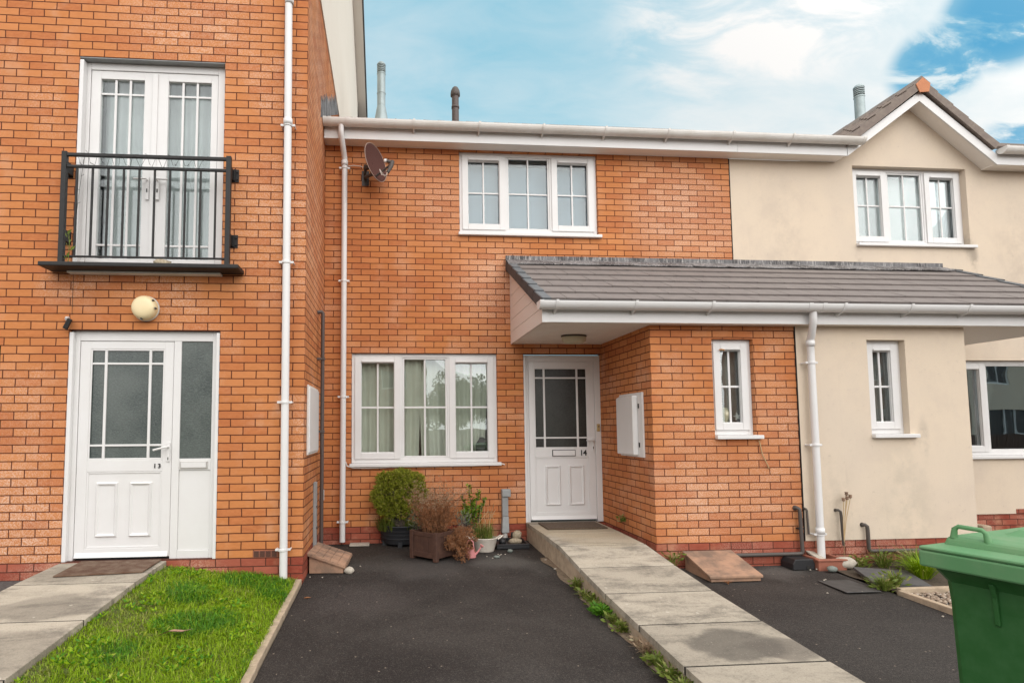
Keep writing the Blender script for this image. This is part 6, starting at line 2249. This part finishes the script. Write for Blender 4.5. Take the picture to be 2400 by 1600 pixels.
# the rim skirt: flat flange with turned-down edge
l.box(0, D_, -W_, 0, BZ - .012, BZ)
l.box(0, .012, -W_, 0, BZ - .062, BZ - .0125)
l.box(.0125, D_, -.012, 0, BZ - .062, BZ - .0125)
l.box(.0125, D_, -W_, -W_ + .012, BZ - .062, BZ - .0125)
lid = l.build('lid', 'bin_lid', BN, local=True, bevel=0.008)
dm = MB()
l0 = [(.105, -.012, BZ + .0005), (D_ - .02, -.012, BZ + .0005), (D_ - .02, -W_ + .012, BZ + .0005), (.105, -W_ + .012, BZ + .0005)]
l1 = [(.112, -.018, BZ + .022), (D_ - .03, -.018, BZ + .022), (D_ - .03, -W_ + .018, BZ + .022), (.112, -W_ + .018, BZ + .022)]
l2 = [(.150, -.040, BZ + .030), (D_ - .05, -.040, BZ + .030), (D_ - .05, -W_ + .040, BZ + .030), (.150, -W_ + .040, BZ + .030)]
dm.add(l0 + l1 + l2, [(k * 4 + q, k * 4 + (q + 1) % 4, (k + 1) * 4 + (q + 1) % 4, (k + 1) * 4 + q) for k in range(2) for q in range(4)] + [(8, 9, 10, 11)])
m0 = [(.26, -.09, BZ + .0295), (D_ - .06, -.09, BZ + .0295), (D_ - .06, -W_ + .09, BZ + .0295), (.26, -W_ + .09, BZ + .0295)]
m1 = [(.29, -.115, BZ + .046), (D_ - .08, -.115, BZ + .046), (D_ - .08, -W_ + .115, BZ + .046), (.29, -W_ + .115, BZ + .046)]
dm.add(m0 + m1, [(q, (q + 1) % 4, 4 + (q + 1) % 4, 4 + q) for q in range(4)] + [(4, 5, 6, 7)])
dm.build('lid_dome', 'bin_lid', lid, local=True, bevel=0.009)
for s0 in (.034, W_ - .122):
    h = MB()
    zz = BZ + .020
    y0, y1 = -s0, -s0 - .088
    xx = .120
    sec = .0075
    h.tube([(xx, y0, zz), (xx, y0 - .004, zz + .028), (xx, y0 - .014, zz + .037), (xx, y1 + .014, zz + .035), (xx, y1 + .004, zz + .026), (xx + .002, y1, zz - .004)], [.010, .008, .007, .007, .008, .011], 8)
    h.build('grip', 'bin_lid', lid, local=True)
for y in (-.03, -W_ + .03):
    wh = MB()
    wh.tube([(D_ - .10, y - .022, .10), (D_ - .10, y + .022, .10)], .10, 20)
    wh.build('wheel', 'plastic_black', BN, local=True)
hb = MB()
hb.tube([(D_ - .03, -.06, BZ - .10), (D_ + .07, -.06, BZ - .03), (D_ + .07, -W_ + .06, BZ - .03), (D_ - .03, -W_ + .06, BZ - .10)], .015, 10)
hb.build('handle', 'bin_green', BN, local=True)

# ------------------------------------------------------------------ across the road (seen only mirrored in the panes)
def far_house(label, x0, x1, y, h, m, gable, more=()):
    t = thing('house', label, 'house', ((x0 + x1) / 2, y, -.4))
    w = MB()
    xm = (x0 + x1) / 2
    wins = [(x0 + 1.0, x0 + 2.3, 3.2, 4.3), (x1 - 2.3, x1 - 1.0, 3.2, 4.3), (x0 + 1.0, x0 + 2.6, .6, 1.9)] + list(more)
    wall(w, 'y', y - .2, y, x0, x1, -.45, h, wins)
    if gable:
        w.prism([(x0, h), (x1, h), (xm, h + (x1 - x0) * .36)], 'y', y - .2, y)
    w.box(x0, x0 + .2, y - 8, y - .21, -.45, h)
    w.box(x1 - .2, x1, y - 8, y - .21, -.45, h)
    w.build('wall', m, t)
    for (a, b, c, d) in wins:
        f = MB()
        f.box(a, b, y - .12, y - .10, c, d)
        wo_ = f.build('pane', 'notice_black', t)
        fr_ = MB()
        for q in (a, (a + b) / 2 - .03, b - .06):
            fr_.box(q, q + .06, y - .095, y - .04, c, d)
        fr_.box(a + .061, b - .061, y - .099, y - .05, c, c + .07)
        fr_.build('window_frame', 'upvc', t)
    r = MB()
    if gable:
        for s in (-1, 1):
            e = x0 - .3 if s < 0 else x1 + .3
            zt = h + (x1 - x0) * .36
            r.hexa([(e, y - 8, h - .2), (e, y + .3, h - .2), (xm, y + .3, zt), (xm, y - 8, zt), (e, y - 8, h - .05), (e, y + .3, h - .05), (xm, y + .3, zt + .15), (xm, y - 8, zt + .15)])
    else:
        r.hexa([(x0 - .2, y + .3, h), (x1 + .2, y + .3, h), (x1 + .2, y - 4, h + 2.4), (x0 - .2, y - 4, h + 2.4), (x0 - .2, y + .3, h + .15), (x1 + .2, y + .3, h + .15), (x1 + .2, y - 4, h + 2.55), (x0 - .2, y - 4, h + 2.55)])
    r.build('roof', 'tile_dark', t)


far_house('brick house across the road, mirrored in the ground floor window', -10.0, 2.7, -23, 5.1, 'brick_far', False)
far_house('cream house across the road, mirrored in the right window', 29.5, 42.0, -19, 5.6, 'cream_render', False, ((34.6, 36.0, 2.5, 3.7), (32.0, 33.2, .7, 1.9)))
far_house('second brick house across the road beyond the first', 20.0, 29.2, -19, 5.6, 'brick_far', False, ((26.6, 27.9, 2.6, 3.7),))
for (fx0, fx1) in ((22.0, 31.5), (31.6, 42.0)):
    ft = thing('fence', 'dark board fence across the road ' + ('before the brick house' if fx0 < 30 else 'before the cream house'), 'fence', ((fx0 + fx1) / 2, -17.3, -.4))
    fb = MB()
    for k in range(int((fx1 - fx0) / .16)):
        fb.box(fx0 + k * .16, fx0 + k * .16 + .145, -17.32, -17.30, -.45, .75)
    fb.build('board_panel', 'wood_brown', ft)
    fb = MB()
    fb.box(fx0, fx1, -17.36, -17.325, .5, .58)
    fb.build('rail', 'wood_brown', ft)


def far_tree(label, x, y, h, r_, seed):
    rr = random.Random(seed)
    t = thing('tree', label, 'tree', (x, y, -.4))
    MB().tube([(x, y, -.45), (x + .1, y, h * .35), (x, y + .1, h * .7)], [.25, .18, .06], 8).build('trunk', 'bark', t)
    c = MB()
    for k in range(26):
        a = Vector((rr.gauss(0, 1), rr.gauss(0, 1), rr.gauss(0, .8))).normalized()
        C_ = Vector((x, y, h * .6)) + Vector((a.x * r_, a.y * r_, a.z * h * .33)) * (rr.random() ** .5)
        for q in range(420):
            b = Vector((rr.gauss(0, 1), rr.gauss(0, 1), rr.gauss(0, 1))).normalized()
            leaf(c, C_ + b * r_ * .40 * rr.random() ** .4, b, .16, .06, rr)
    c.build('crown', 'tree_leaf', t)


far_tree('tree across the road mirrored beside the brick house', 4.6, -27, 4.6, 1.9, 1)
far_tree('second tree across the road mirrored in the window', 8.2, -26, 5.0, 2.4, 2)
far_tree('third tree across the road standing far to the right', 13.5, -25, 5.0, 2.4, 3)
